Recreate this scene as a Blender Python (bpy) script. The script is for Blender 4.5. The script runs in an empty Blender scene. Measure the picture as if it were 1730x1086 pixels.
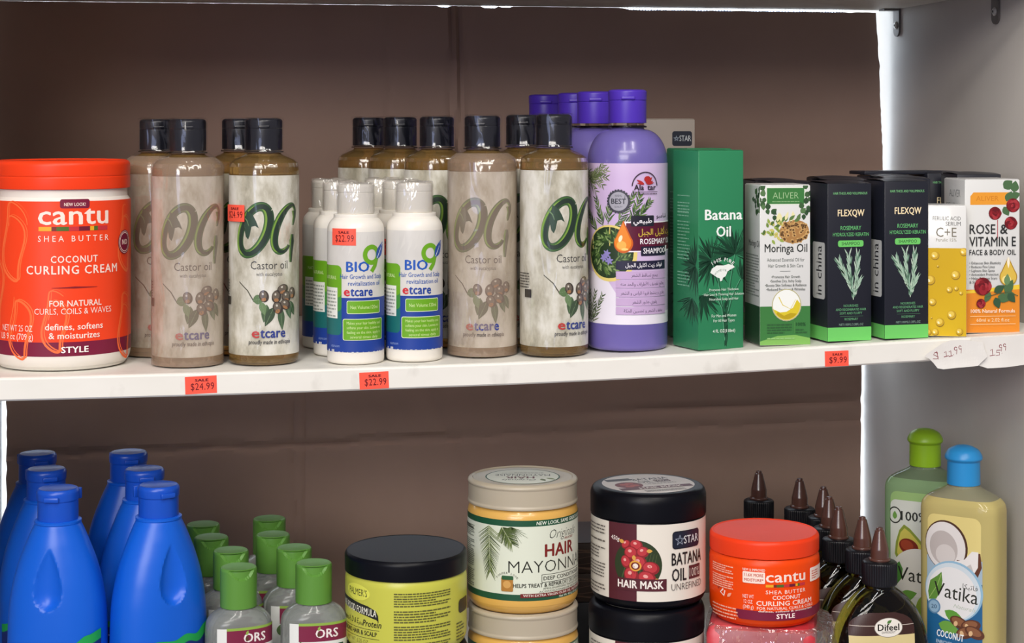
import bpy, math, random, unicodedata
from mathutils import Vector, Matrix, noise
from mathutils.geometry import tessellate_polygon

scene = bpy.context.scene
R_ = math.radians

# ------------------------------------------------------------------ camera
YAW = 9.5                       # degrees the photographer is turned to the right of the shelf's normal
FPX = 3000.0                    # focal length in pixels of the 1730-wide frame
CAM = Vector((-0.2107, -1.2591, 0.1719))
cd = bpy.data.cameras.new('camera')
cd.sensor_width = 36.0
cd.lens = FPX / 1730 * 36.0
cd.shift_y = -(543 - 206) / 1730
cd.clip_start = 0.02
cam = bpy.data.objects.new('camera', cd)
cam.location = CAM
cam.rotation_euler = (R_(90), 0, R_(-YAW))
scene.collection.objects.link(cam)
scene.camera = cam

# ------------------------------------------------------------------ world, lamps, exposure
scene.view_settings.view_transform = 'Standard'
scene.view_settings.look = 'None'
scene.view_settings.gamma = 1.0
scene.view_settings.use_curve_mapping = False
scene.view_settings.exposure = -0.40
scene.cycles.max_bounces = 10
scene.cycles.transmission_bounces = 8
scene.cycles.transparent_max_bounces = 14
scene.cycles.sample_clamp_indirect = 4.0
scene.cycles.caustics_refractive = False
scene.cycles.caustics_reflective = False

w = bpy.data.worlds.new('shop_interior')
scene.world = w
w.use_nodes = True
bg = w.node_tree.nodes['Background']
bg.inputs[0].default_value = (0.84, 0.79, 0.90, 1)
bg.inputs[1].default_value = 0.37


def area(name, loc, target, sx, sy, power, col):
    l = bpy.data.lights.new(name, 'AREA')
    l.shape = 'RECTANGLE'
    l.size, l.size_y, l.energy, l.color = sx, sy, power, col
    o = bpy.data.objects.new(name, l)
    o.location = loc
    o.rotation_euler = (Vector(target) - Vector(loc)).to_track_quat('-Z', 'Y').to_euler()
    scene.collection.objects.link(o)
    return o


WARM = (1.0, 0.95, 0.88)
area('ceiling_lamp', (0.30, -1.50, 1.60), (0.30, -1.2, 0), 0.16, 1.2, 22, WARM)
area('ceiling_lamp', (-0.55, -1.50, 1.60), (-0.45, -1.2, 0), 0.16, 1.2, 17, WARM)
area('ceiling_lamp', (0.15, -2.7, 1.60), (0.1, 0.1, 0), 1.3, 0.3, 20, WARM)
area('ceiling_lamp', (-1.1, -2.5, 1.60), (0.2, 0.1, 0), 1.3, 0.3, 24, WARM)
area('ceiling_lamp', (-1.9, -4.5, 1.60), (0.2, 0.1, 0), 2.4, 0.5, 66, WARM)
area('ceiling_lamp', (-2.9, -7.0, 1.60), (0.2, 0.1, 0), 3.0, 0.6, 100, WARM)
area('cool_fill', (-1.4, -2.2, 0.42), (-0.1, 0.3, 0.12), 0.9, 0.9, 8.0, (0.50, 0.60, 1.0))  # added cool fill for the bluish cast and dim back; source unseen

# ------------------------------------------------------------------ materials
def lin(h):
    h = h.lstrip('#')
    c = [int(h[i:i + 2], 16) / 255 for i in (0, 2, 4)]
    return tuple(x / 12.92 if x <= .04045 else ((x + .055) / 1.055) ** 2.4 for x in c) + (1.0,)


MATS = {}


def mat(name, col='#808080', rough=.42, metal=0., trans=0., ior=1.46, spec=.5, coat=0., sss=0., bump=0., bscale=60., alpha=1.):
    if name in MATS:
        return MATS[name]
    m = bpy.data.materials.new(name)
    m.use_nodes = True
    nt = m.node_tree
    p = nt.nodes['Principled BSDF']
    p.inputs['Base Color'].default_value = lin(col)
    p.inputs['Roughness'].default_value = rough
    p.inputs['Metallic'].default_value = metal
    p.inputs['Transmission Weight'].default_value = trans
    p.inputs['IOR'].default_value = ior
    p.inputs['Specular IOR Level'].default_value = spec
    p.inputs['Coat Weight'].default_value = coat
    p.inputs['Coat Roughness'].default_value = .08
    if sss:
        p.inputs['Subsurface Weight'].default_value = sss
        p.inputs['Subsurface Radius'].default_value = (.006, .005, .004)
    if bump:
        tc = nt.nodes.new('ShaderNodeTexCoord')
        n = nt.nodes.new('ShaderNodeTexNoise')
        n.inputs['Scale'].default_value = bscale
        n.inputs['Detail'].default_value = 3
        b = nt.nodes.new('ShaderNodeBump')
        b.inputs['Strength'].default_value = bump
        b.inputs['Distance'].default_value = .002
        nt.links.new(tc.outputs['Object'], n.inputs['Vector'])
        nt.links.new(n.outputs['Fac'], b.inputs['Height'])
        nt.links.new(b.outputs['Normal'], p.inputs['Normal'])
    MATS[name] = m
    return m


def ink(h, rough=.4):
    return mat('print_' + h.lstrip('#') + ('' if rough == .4 else '_%d' % (rough * 100)), h, rough)


def mottled(name, stops, scale=40., rough=.4, detail=5., stretch=(1, 1, 1), bump=0., coat=0., base=None):
    """colour from a noise field in object space"""
    if name in MATS:
        return MATS[name]
    m = mat(name, '#808080', rough, coat=coat)
    nt = m.node_tree
    p = nt.nodes['Principled BSDF']
    tc = nt.nodes.new('ShaderNodeTexCoord')
    mp = nt.nodes.new('ShaderNodeMapping')
    mp.inputs['Scale'].default_value = stretch
    n = nt.nodes.new('ShaderNodeTexNoise')
    n.inputs['Scale'].default_value = scale
    n.inputs['Detail'].default_value = detail
    n.inputs['Roughness'].default_value = .6
    cr = nt.nodes.new('ShaderNodeValToRGB')
    e = cr.color_ramp.elements
    while len(e) < len(stops):
        e.new(.5)
    for k, (pos, c) in enumerate(stops):
        e[k].position = pos
        e[k].color = lin(c)
    nt.links.new(tc.outputs['Object'], mp.inputs['Vector'])
    nt.links.new(mp.outputs[0], n.inputs['Vector'])
    nt.links.new(n.outputs['Fac'], cr.inputs[0])
    nt.links.new(cr.outputs[0], p.inputs['Base Color'])
    if bump:
        b = nt.nodes.new('ShaderNodeBump')
        b.inputs['Strength'].default_value = bump
        b.inputs['Distance'].default_value = .002
        nt.links.new(n.outputs['Fac'], b.inputs['Height'])
        nt.links.new(b.outputs['Normal'], p.inputs['Normal'])
    return m


def film(name, gloss=.1, haze=0., hcol='#b0a090', bump=.5, scale=45., rough=.12):
    """thin clear plastic wrap: mostly see-through, glossy wrinkles, sometimes a diffuse veil or painted glare"""
    if name in MATS:
        return MATS[name]
    m = bpy.data.materials.new(name)
    m.use_nodes = True
    nt = m.node_tree
    nt.nodes.clear()
    out = nt.nodes.new('ShaderNodeOutputMaterial')
    tr = nt.nodes.new('ShaderNodeBsdfTransparent')
    gl = nt.nodes.new('ShaderNodeBsdfGlossy')
    gl.inputs['Roughness'].default_value = rough
    tc = nt.nodes.new('ShaderNodeTexCoord')
    mp = nt.nodes.new('ShaderNodeMapping')
    mp.inputs['Scale'].default_value = (1, 1, .35)
    n = nt.nodes.new('ShaderNodeTexNoise')
    n.inputs['Scale'].default_value = scale
    n.inputs['Detail'].default_value = 2
    n.inputs['Distortion'].default_value = 1.2
    b = nt.nodes.new('ShaderNodeBump')
    b.inputs['Strength'].default_value = bump
    b.inputs['Distance'].default_value = .006
    nt.links.new(tc.outputs['Object'], mp.inputs['Vector'])
    nt.links.new(mp.outputs[0], n.inputs['Vector'])
    nt.links.new(n.outputs['Fac'], b.inputs['Height'])
    nt.links.new(b.outputs['Normal'], gl.inputs['Normal'])
    base = tr.outputs[0]
    if haze:
        d = nt.nodes.new('ShaderNodeBsdfDiffuse')
        d.inputs['Color'].default_value = lin(hcol)
        mh = nt.nodes.new('ShaderNodeMixShader')
        mh.inputs[0].default_value = haze
        nt.links.new(base, mh.inputs[1])
        nt.links.new(d.outputs[0], mh.inputs[2])
        base = mh.outputs[0]
    mx = nt.nodes.new('ShaderNodeMixShader')
    mx.inputs[0].default_value = gloss
    nt.links.new(base, mx.inputs[1])
    nt.links.new(gl.outputs[0], mx.inputs[2])
    nt.links.new(mx.outputs[0], out.inputs[0])
    MATS[name] = m
    return m


# ------------------------------------------------------------------ lettering
_AR = {}
for _c in range(0xFE80, 0xFEFD):
    _d = unicodedata.decomposition(chr(_c)).split()
    if len(_d) >= 2 and _d[0].startswith('<'):
        _AR.setdefault(''.join(chr(int(x, 16)) for x in _d[1:]), {})[_d[0][1:-1]] = chr(_c)


def arabic(s):
    """joined letter forms, ordered for left-to-right setting"""
    units, i = [], 0
    while i < len(s):
        if s[i:i + 2] in _AR:
            units.append(s[i:i + 2]); i += 2
        else:
            units.append(s[i]); i += 1
    out = []
    for k, u in enumerate(units):
        if u not in _AR:
            out.append(u); continue
        f = _AR[u]
        pj = k > 0 and units[k - 1] in _AR and 'initial' in _AR[units[k - 1]]
        nj = k + 1 < len(units) and units[k + 1] in _AR and 'initial' in f
        form = 'medial' if pj and nj else 'final' if pj else 'initial' if nj else 'isolated'
        out.append(f.get(form) or f.get('isolated') or u)
    return ''.join(reversed(out))


_TX = {}


def text_tris(s, bold=0., shear=0., sp=1., res=2):
    key = (s, bold, shear, sp, res)
    if key not in _TX:
        c = bpy.data.curves.new('t', 'FONT')
        c.body, c.offset, c.shear, c.space_character, c.resolution_u = s, bold, shear, sp, res
        o = bpy.data.objects.new('t', c)
        m = o.to_mesh()
        vs = [(v.co.x, v.co.y) for v in m.vertices]
        fs = [tuple(p.vertices) for p in m.polygons]
        o.to_mesh_clear()
        bpy.data.objects.remove(o)
        bpy.data.curves.remove(c)
        x0 = min((v[0] for v in vs), default=0)
        x1 = max((v[0] for v in vs), default=1)
        _TX[key] = ([(v[0] - x0, v[1]) for v in vs], fs, max(x1 - x0, 1e-6))
    return _TX[key]


CAPH = 0.729


def clip_half(p, ax, val, keep_less):
    o = []
    n = len(p)
    for i in range(n):
        a, b = p[i], p[(i + 1) % n]
        ia = (a[ax] <= val) if keep_less else (a[ax] >= val)
        ib = (b[ax] <= val) if keep_less else (b[ax] >= val)
        if ia:
            o.append(a)
        if ia != ib:
            t = (val - a[ax]) / (b[ax] - a[ax])
            q = [a[0] + t * (b[0] - a[0]), a[1] + t * (b[1] - a[1])]
            q[ax] = val
            o.append(tuple(q))
    return o


class _Null:
    def __enter__(s): return s
    def __exit__(s, *a): pass


class Canvas:
    """a sheet of print, in millimetres; later ops lie on top of earlier ones"""

    def __init__(s, bounds=None):
        s.ops, s.n, s.bounds, s.held = [], 0, bounds, None

    def _add(s, polys, m):
        if isinstance(m, str):
            m = ink(m)
        if s.held is None:
            s.n += 1
            lay = s.n
        else:                    # a cluster of small marks shares a few layers, one per ink
            lay = s.n + 1 + (s.held.setdefault(m.name, len(s.held)) if len(s.held) < 9 or m.name in s.held else 0)
        if s.bounds:
            x0, y0, x1, y1 = s.bounds
            q = []
            for p in polys:
                for ax, v, k in ((0, x0, False), (0, x1, True), (1, y0, False), (1, y1, True)):
                    if len(p) > 2:
                        p = clip_half(p, ax, v, k)
                if len(p) > 2:
                    q.append(p)
            polys = q
        s.ops.append((polys, m, lay))

    def hold(s):
        s.held = {}
        return s

    def __enter__(s):
        return s

    def __exit__(s, *a):
        s.n += len(s.held)
        s.held = None

    def cluster(s):
        return s.hold() if s.held is None else _Null()

    def poly(s, pts, m):
        pts = [tuple(p) for p in pts]
        t = tessellate_polygon([[Vector((x, y, 0)) for x, y in pts]])
        s._add([[pts[i] for i in tri] for tri in t], m)

    def rect(s, x0, y0, x1, y1, m):
        s._add([[(x0, y0), (x1, y0), (x1, y1), (x0, y1)]], m)

    def rrect(s, x0, y0, x1, y1, r, m, k=5):
        pts = []
        for cx, cy, a0 in ((x1 - r, y0 + r, -90), (x1 - r, y1 - r, 0), (x0 + r, y1 - r, 90), (x0 + r, y0 + r, 180)):
            for i in range(k + 1):
                a = R_(a0 + 90 * i / k)
                pts.append((cx + r * math.cos(a), cy + r * math.sin(a)))
        s._add([pts], m)

    def ell(s, cx, cy, rx, ry, m, rot=0., n=28):
        c, d = math.cos(R_(rot)), math.sin(R_(rot))
        pts = []
        for i in range(n):
            a = 2 * math.pi * i / n
            x, y = rx * math.cos(a), ry * math.sin(a)
            pts.append((cx + x * c - y * d, cy + x * d + y * c))
        s._add([pts], m)

    def ring(s, cx, cy, rx, ry, wd, m, a0=0, a1=360, n=40, slant=0.):
        pts = []
        for i in range(n + 1):
            a = R_(a0 + (a1 - a0) * i / n)
            x, y = rx * math.cos(a), ry * math.sin(a)
            pts.append((cx + x + slant * y, cy + y))
        s.line(pts, wd, m)

    def line(s, pts, wd, m, w1=None):
        n = len(pts)
        L, Rr = [], []
        for i in range(n):
            a, b = pts[max(i - 1, 0)], pts[min(i + 1, n - 1)]
            dx, dy = b[0] - a[0], b[1] - a[1]
            l = math.hypot(dx, dy) or 1
            t = i / max(n - 1, 1)
            if callable(wd):
                h = wd(t) / 2
            else:
                h = (wd + ((w1 if w1 is not None else wd) - wd) * t) / 2
            L.append((pts[i][0] - dy / l * h, pts[i][1] + dx / l * h))
            Rr.append((pts[i][0] + dy / l * h, pts[i][1] - dx / l * h))
        s._add([[L[i], Rr[i], Rr[i + 1], L[i + 1]] for i in range(n - 1)], m)

    def leaf(s, x, y, ang, ln, wd, m, k=7):
        c, d = math.cos(R_(ang)), math.sin(R_(ang))
        pts = []
        for sg in (1, -1):
            rng = range(k + 1) if sg == 1 else range(k - 1, 0, -1)
            for i in rng:
                t = i / k
                h = sg * wd / 2 * math.sin(math.pi * t ** .8)
                pts.append((x + ln * t * c - h * d, y + ln * t * d + h * c))
        s._add([pts], m)

    def drop(s, x, y, r, m, h=None):
        h = h or 2.2 * r
        pts = [(x, y + h)]
        for i in range(17):
            a = R_(150 - 15 * i) if False else R_(40 - 260 * i / 16)
            pts.append((x + r * math.cos(a), y + r * math.sin(a)))
        s.poly(pts, m)

    def txt(s, t, x, y, h, m, w=None, al='C', b=0., sh=0., rot=0., sp=1., res=2):
        heavy = max(0., b)
        vs, fs, wid = text_tris(t, min(0., b), sh, sp + heavy, res)
        sy = h / CAPH
        k = heavy * .62
        sx = (w / (wid + 2 * k)) if w else sy
        off = {'C': -wid / 2, 'L': k, 'R': -wid - k}[al]
        c, d = math.cos(R_(rot)), math.sin(R_(rot))
        # heavier weights: the strokes are thickened by overprinting
        for ox, oy in (((-k, 0), (k, 0), (0, .55 * k), (0, -.55 * k)) if heavy else ((0, 0),)):
            q = []
            for vx, vy in vs:
                px, py = (vx + off + ox) * sx, (vy + oy) * sy
                q.append((x + px * c - py * d, y + px * d + py * c))
            s._add([[q[i] for i in f] for f in fs], m)

    def arc_txt(s, t, cx, cy, r, h, m, mid=90., span=100., b=0.):
        n = len(t)
        for i, ch in enumerate(t):
            if ch == ' ':
                continue
            a = mid + span / 2 - span * (i + .5) / n
            s.txt(ch, cx + r * math.cos(R_(a)), cy + r * math.sin(R_(a)), h, m, rot=a - 90, b=b, res=1)

    def microprint(s, x0, y0, x1, y1, n, m, seed=1, frac=.45):
        """lines of print too small to read"""
        rnd = random.Random(seed)
        lh = (y1 - y0) / n
        q = []
        for i in range(n):
            y = y1 - lh * (i + 1)
            x, xe = x0, x1 - (x1 - x0) * rnd.choice((0, 0, .05, .3))
            while x < xe:
                l = rnd.uniform(.5, 2.2) * lh
                q.append([(x, y), (min(x + l, xe), y), (min(x + l, xe), y + lh * frac), (x, y + lh * frac)])
                x += l + lh * .25
        s._add(q, m)

    def emit(s, mb, fmap, step=None, e0=.10, eps=.008, vstep=None):
        """put the print on a surface: fmap(u, v, lift) -> (point, normal)"""
        for polys, m, l in s.ops:
            mi = mb.mat(m)
            lift = e0 + eps * l
            for p in polys:
                pieces = [p]
                if step:
                    us = [a[0] for a in p]
                    k0, k1 = math.floor(min(us) / step), math.ceil(max(us) / step)
                    if k1 - k0 > 1:
                        pieces = []
                        for k in range(k0, k1):
                            c = clip_half(clip_half(p, 0, k * step, False), 0, (k + 1) * step, True)
                            if len(c) > 2:
                                pieces.append(c)
                if vstep:
                    cut = []
                    for c in pieces:
                        vs = [a[1] for a in c]
                        for k in range(math.floor(min(vs) / vstep), math.ceil(max(vs) / vstep)):
                            q = clip_half(clip_half(c, 1, k * vstep, False), 1, (k + 1) * vstep, True)
                            if len(q) > 2:
                                cut.append(q)
                    pieces = cut
                for c in pieces:
                    ids = []
                    area2 = 0
                    for i in range(len(c)):
                        a, b2 = c[i], c[(i + 1) % len(c)]
                        area2 += a[0] * b2[1] - b2[0] * a[1]
                    if abs(area2) < 1e-7:
                        continue
                    if area2 < 0:
                        c = c[::-1]
                    for (u, v) in c:
                        pt, nr = fmap(u, v, lift)
                        ids.append(mb.vert(pt, nr))
                    mb.f.append((ids, mi, True))


def cyl_map(rad):
    def f(u, v, o):
        a = u / rad
        return ((rad + o) * math.sin(a), -(rad + o) * math.cos(a), v), (math.sin(a), -math.cos(a), 0)
    return f


def face_map(ox, oy, oz, ux, uy, nx, ny):
    def f(u, v, o):
        return (ox + u * ux + nx * o, oy + u * uy + ny * o, oz + v), (nx, ny, 0)
    return f


def top_map(z, flip=1):
    def f(u, v, o):
        return (u, v, z + o), (0, 0, 1)
    return f


def superpt(a, b, e, t):
    c, d = math.cos(t), math.sin(t)
    return (math.copysign(abs(c) ** (2 / e), c) * a, math.copysign(abs(d) ** (2 / e), d) * b)


def oval_map(a, b, e, scale_at=None):
    """arc length around a rounded section, 0 at the middle of the front"""
    N = 400
    pts = [superpt(a, b, e, -math.pi / 2 + math.pi * 1.3 * (i / N - .5)) for i in range(N + 1)]
    s = [0.]
    for i in range(N):
        s.append(s[-1] + math.dist(pts[i], pts[i + 1]))
    mid = s[N // 2]

    def f(u, v, o):
        t = min(max(u + mid, 0), s[-1] - 1e-6)
        lo, hi = 0, N
        while hi - lo > 1:
            k = (lo + hi) // 2
            if s[k] <= t:
                lo = k
            else:
                hi = k
        g = (t - s[lo]) / (s[lo + 1] - s[lo])
        p, q = pts[lo], pts[lo + 1]
        x, y = p[0] + g * (q[0] - p[0]), p[1] + g * (q[1] - p[1])
        nx, ny = q[1] - p[1], -(q[0] - p[0])
        l = math.hypot(nx, ny) or 1
        sc = scale_at(v) if scale_at else 1.
        return (x * sc + nx / l * o, y * sc + ny / l * o, v), (nx / l, ny / l, 0)
    return f


def hermite(K, i, t, c):
    """smooth value of column c between keys i and i + 1"""
    def slope(j):
        if j <= 0 or j >= len(K) - 1:
            return None
        a = (K[j][c] - K[j - 1][c]) / max(K[j][0] - K[j - 1][0], 1e-6)
        b = (K[j + 1][c] - K[j][c]) / max(K[j + 1][0] - K[j][0], 1e-6)
        return 0 if a * b <= 0 else 2 * a * b / (a + b)
    p1, p2 = K[i][c], K[i + 1][c]
    d = K[i + 1][0] - K[i][0]
    m1, m2, straight = slope(i), slope(i + 1), (p2 - p1) / max(d, 1e-6)
    m1 = straight if m1 is None else m1
    m2 = straight if m2 is None else m2
    t2, t3 = t * t, t * t * t
    return (2 * t3 - 3 * t2 + 1) * p1 + (t3 - 2 * t2 + t) * d * m1 + (-2 * t3 + 3 * t2) * p2 + (t3 - t2) * d * m2


def loft_map(K):
    """print laid on the front of a lofted bottle, following its swell"""
    def f(u, v, o):
        i = max(j for j in range(len(K) - 1) if K[j][0] <= v)
        t = (v - K[i][0]) / (K[i + 1][0] - K[i][0])
        a, b, e = (hermite(K, i, t, c) for c in (1, 2, 3))
        y = -b * max(0, 1 - (abs(u) / a) ** e) ** (1 / e)
        return (u, y - o, v), None
    return f


# ------------------------------------------------------------------ mesh building (millimetres)
class MB:
    def __init__(s):
        s.v, s.nrm, s.f, s.mats = [], [], [], []

    def mat(s, m):
        if isinstance(m, str):
            m = ink(m)
        if m not in s.mats:
            s.mats.append(m)
        return s.mats.index(m)

    def vert(s, p, n=None):
        s.v.append(tuple(p))
        s.nrm.append(n)
        return len(s.v) - 1

    def grid(s, rows, m, wrap=True, smooth=True, cap0=False, cap1=False, mfun=None):
        mi = s.mat(m)
        idx = [[s.vert(p) for p in r] for r in rows]
        n = len(rows[0])
        for i in range(len(rows) - 1):
            for j in range(n if wrap else n - 1):
                k = (j + 1) % n
                q = [idx[i][j], idx[i][k], idx[i + 1][k], idx[i + 1][j]]
                s.f.append((q, mi, smooth))
        if cap0:
            s.f.append((idx[0][::-1], mi, False))
        if cap1:
            s.f.append((idx[-1], mi, False))
        return idx

    def lathe(s, prof, m, seg=72, x=0., y=0., disp=None):
        rows = []
        for r, z in prof:
            r = max(r, .01)
            row = []
            for i in range(seg):
                a = 2 * math.pi * i / seg
                rr, zz = (r, z) if not disp else disp(r, z, a)
                row.append((x + rr * math.cos(a), y + rr * math.sin(a), zz))
            rows.append(row)
        s.grid(rows, m, True, True, prof[0][0] > .05, prof[-1][0] > .05)

    def loft(s, keys, m, n=72, sub=6, disp=None, x=0., y=0.):
        """keys: (z, half width, half depth, squareness)"""
        rows = []
        K = keys
        for i in range(len(K) - 1):
            k = sub if K[i + 1][0] - K[i][0] > 1.2 else 1
            for q in range(k + (i == len(K) - 2)):
                t = q / k
                z = K[i][0] + t * (K[i + 1][0] - K[i][0])
                a, b, e = hermite(K, i, t, 1), hermite(K, i, t, 2), hermite(K, i, t, 3)
                row = []
                for j in range(n):
                    th = 2 * math.pi * j / n
                    px, py = superpt(a, b, e, th)
                    p = (px + x, py + y, z)
                    row.append(disp(p) if disp else p)
                rows.append(row)
        s.grid(rows, m, True, True, True, True)

    def box(s, x0, y0, z0, x1, y1, z1, m, bev=0.):
        mi = s.mat(m)
        if not bev:
            v = [s.vert(p) for p in ((x0, y0, z0), (x1, y0, z0), (x1, y1, z0), (x0, y1, z0), (x0, y0, z1), (x1, y0, z1), (x1, y1, z1), (x0, y1, z1))]
            for q in ((0, 3, 2, 1), (4, 5, 6, 7), (0, 1, 5, 4), (1, 2, 6, 5), (2, 3, 7, 6), (3, 0, 4, 7)):
                s.f.append(([v[i] for i in q], mi, False))
            return
        rows = []
        cs = ((x1, y1, 0), (x0, y1, 90), (x0, y0, 180), (x1, y0, 270))
        for z, ins in ((z0, bev), (z0 + bev * .3, bev * .3), (z0 + bev, 0), (z1 - bev, 0), (z1 - bev * .3, bev * .3), (z1, bev)):
            row = []
            for cx, cy, a0 in cs:
                sx, sy = (1 if cx == x1 else -1), (1 if cy == y1 else -1)
                for k in range(4):
                    a = R_(a0 + 30 * k)
                    rr = max(bev - ins, bev * .03)
                    row.append((cx - sx * bev + rr * math.cos(a), cy - sy * bev + rr * math.sin(a), z))
            rows.append(row)
        s.grid(rows, m, True, True, True, True)

    def tube(s, pts, r, m, seg=8):
        rows = []
        for i, p in enumerate(pts):
            p = Vector(p)
            d = (Vector(pts[min(i + 1, len(pts) - 1)]) - Vector(pts[max(i - 1, 0)])).normalized()
            u = d.orthogonal().normalized()
            v = d.cross(u)
            rows.append([tuple(p + (u * math.cos(2 * math.pi * k / seg) + v * math.sin(2 * math.pi * k / seg)) * r) for k in range(seg)])
        s.grid(rows, m, True, True, True, True)

    def build(s, name, parent=None, sharp=32., mm=True):
        me = bpy.data.meshes.new(name)
        k = .001 if mm else 1.
        me.from_pydata([(x * k, y * k, z * k) for x, y, z in s.v], [], [f[0] for f in s.f])
        for m in s.mats:
            me.materials.append(m)
        me.polygons.foreach_set('material_index', [f[1] for f in s.f])
        me.polygons.foreach_set('use_smooth', [f[2] for f in s.f])
        # creases stay crisp
        fn = [p.normal.copy() for p in me.polygons]
        ed = {}
        for p in me.polygons:
            for ek in p.edge_keys:
                ed.setdefault(ek, []).append(p.index)
        cs = math.cos(R_(sharp))
        fl = []
        for e in me.edges:
            q = ed.get(tuple(sorted(e.vertices)), ())
            fl.append(len(q) == 2 and fn[q[0]].dot(fn[q[1]]) < cs)
        if any(fl):
            at = me.attributes.new('sharp_edge', 'BOOLEAN', 'EDGE')
            at.data.foreach_set('value', fl)
        if any(n is not None for n in s.nrm):
            me.normals_split_custom_set_from_vertices([n if n is not None else (0, 0, 0) for n in s.nrm])
        o = bpy.data.objects.new(name, me)
        scene.collection.objects.link(o)
        if parent:
            o.parent = parent
        return o


def prof(*pts, k=5):
    """profile with rounded corners: (r, z) or (r, z, fillet)"""
    out = []
    n = len(pts)
    for i, p in enumerate(pts):
        f = p[2] if len(p) > 2 else 0
        if f and 0 < i < n - 1:
            P, A, B = Vector(p[:2]), Vector(pts[i - 1][:2]), Vector(pts[i + 1][:2])
            da, db = (A - P), (B - P)
            f = min(f, da.length * .98, db.length * .98)
            a, b = P + da.normalized() * f, P + db.normalized() * f
            for j in range(k + 1):
                t = j / k
                q = a * (1 - t) ** 2 + P * 2 * t * (1 - t) + b * t * t
                out.append((q.x, q.y))
        else:
            out.append(tuple(p[:2]))
    return out


# ------------------------------------------------------------------ things
def thing(name, label, cat, loc=(0, 0, 0), rot=0., group=None):
    o = bpy.data.objects.new(name, None)
    o.empty_display_size = .02
    scene.collection.objects.link(o)
    o.location = loc
    o.rotation_euler = (0, 0, rot)
    return tag(o, label, cat, group)


def tag(o, label, cat, group=None):
    o['label'] = label
    o['category'] = cat
    if group:
        o['group'] = group
    return o


def structure(o):
    o['kind'] = 'structure'
    return o


def dup(root, loc, rot, label, skip=()):
    r = root.copy()
    scene.collection.objects.link(r)
    r.location, r.rotation_euler = loc, (0, 0, rot)
    r['label'] = label
    for ch in list(root.children):
        if ch.name.split('.')[0] in skip:
            continue
        c = ch.copy()
        scene.collection.objects.link(c)
        c.parent = r
        for g in ch.children:
            d = g.copy()
            scene.collection.objects.link(d)
            d.parent = c
    return r


# where things stand: a column of the photo and a distance into the shelf give a place
def x_at(px, Y):
    k = (px - 865) / FPX
    s_, c_ = math.sin(R_(YAW)), math.cos(R_(YAW))
    return CAM.x + (s_ + c_ * k) / (c_ - s_ * k) * (Y - CAM.y)


def z_at(px, py, Y):
    k = (px - 865) / FPX
    s_, c_ = math.sin(R_(YAW)), math.cos(R_(YAW))
    return CAM.z - (py - 206) / FPX * (Y - CAM.y) / (c_ - s_ * k)


def turn(px, extra=0.):
    """rotation that turns a front to the viewer's column, plus a twist"""
    return R_(-YAW - math.degrees(math.atan((px - 865) / FPX)) + extra)


SH = [(-.6, -.0034), (-.3, -.0034), (-.2, -.0031), (-.1, -.0021), (0, -.0009), (.08, .0009), (.15, .0032), (.21, .0052), (.284, .0080), (.39, .0116), (.43, .0130)]


def shelf_z(x):
    """the upper board sags on the left and rises to the right"""
    for (a, za), (b, zb) in zip(SH, SH[1:]):
        if x <= b:
            return za + (zb - za) * max(0, (x - a) / (b - a))
    return SH[-1][1]


LOW = -.2890


def low_z(x):
    return LOW + shelf_z(x) * .5


def on_top(px, Y, extra=0., half=0., turned=True):
    x = x_at(px, Y)
    z = max(shelf_z(x - half), shelf_z(x + half), shelf_z(x))
    return (x, Y, z + .0002), (turn(px, extra) if turned else R_(extra))


def on_low(px, Y, extra=0., turned=True):
    x = x_at(px, Y)
    return (x, Y, low_z(x) + .0002), (turn(px, extra) if turned else R_(extra))

# ------------------------------------------------------------------ the shelving bay
WALLX = .422
WALLL = x_at(3, .41)
m_white = mottled('white_board', [(.25, '#cfcbc1'), (.36, '#e4e1d8'), (.7, '#e9e6de')], 13., .5, 7., (1, 1, 2.2))
_nt = m_white.node_tree
_n2, _r2, _mx, _tc = (_nt.nodes.new(k) for k in ('ShaderNodeTexNoise', 'ShaderNodeValToRGB', 'ShaderNodeMix', 'ShaderNodeTexCoord'))
_n2.inputs['Scale'].default_value = 34
_n2.inputs['Detail'].default_value = 6
_r2.color_ramp.elements[0].position, _r2.color_ramp.elements[1].position = .58, .80
_r2.color_ramp.elements[1].color = (.38, .38, .38, 1)
_mx.data_type = 'RGBA'
_mx.inputs[7].default_value = lin('#8d8578')
_old = _nt.nodes['Principled BSDF'].inputs['Base Color'].links[0].from_socket
_nt.links.new(_tc.outputs['Object'], _n2.inputs['Vector'])
_nt.links.new(_n2.outputs['Fac'], _r2.inputs[0])
_nt.links.new(_r2.outputs[0], _mx.inputs[0])
_nt.links.new(_old, _mx.inputs[6])
_nt.links.new(_mx.outputs[2], _nt.nodes['Principled BSDF'].inputs['Base Color'])
m_panel = mottled('side_panel_laminate', [(.3, '#c2bcb4'), (.6, '#ccc6be')], 5., .5, 4.)


def board(name, zf, y0, y1, th, x0, x1, label):
    mb = MB()
    xs = [x0 + (x1 - x0) * i / 40 for i in range(41)]
    ring = [(y0, -th + .0012), (y0, -.0018), (y0 + .0007, -.0006), (y0 + .002, 0), (y1, 0), (y1, -th), (y0 + .0012, -th)]
    rows = [[(x, y, zf(x) + z) for y, z in ring] for x in xs]
    mb.grid([r[::-1] for r in rows], m_white, True, False, True, True)
    o = mb.build(name, mm=False)
    return tag(o, label, 'shelf')


board('shelf_board', shelf_z, 0, .362, .0163, WALLL + .0005, WALLX - .0005, 'middle white shelf board carrying the castor oil bottles and the cartons')
board('shelf_board', low_z, 0, .43, .0163, WALLL + .0005, WALLX - .0005, 'bottom white shelf board under the blue bottles and stacked jars')
TOPZ = .2780
board('shelf_board', lambda x: TOPZ + .0163, .012, .352, .0163, WALLL + .0005, WALLX - .0005, 'top white shelf board seen only from below at the upper edge')

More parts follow.
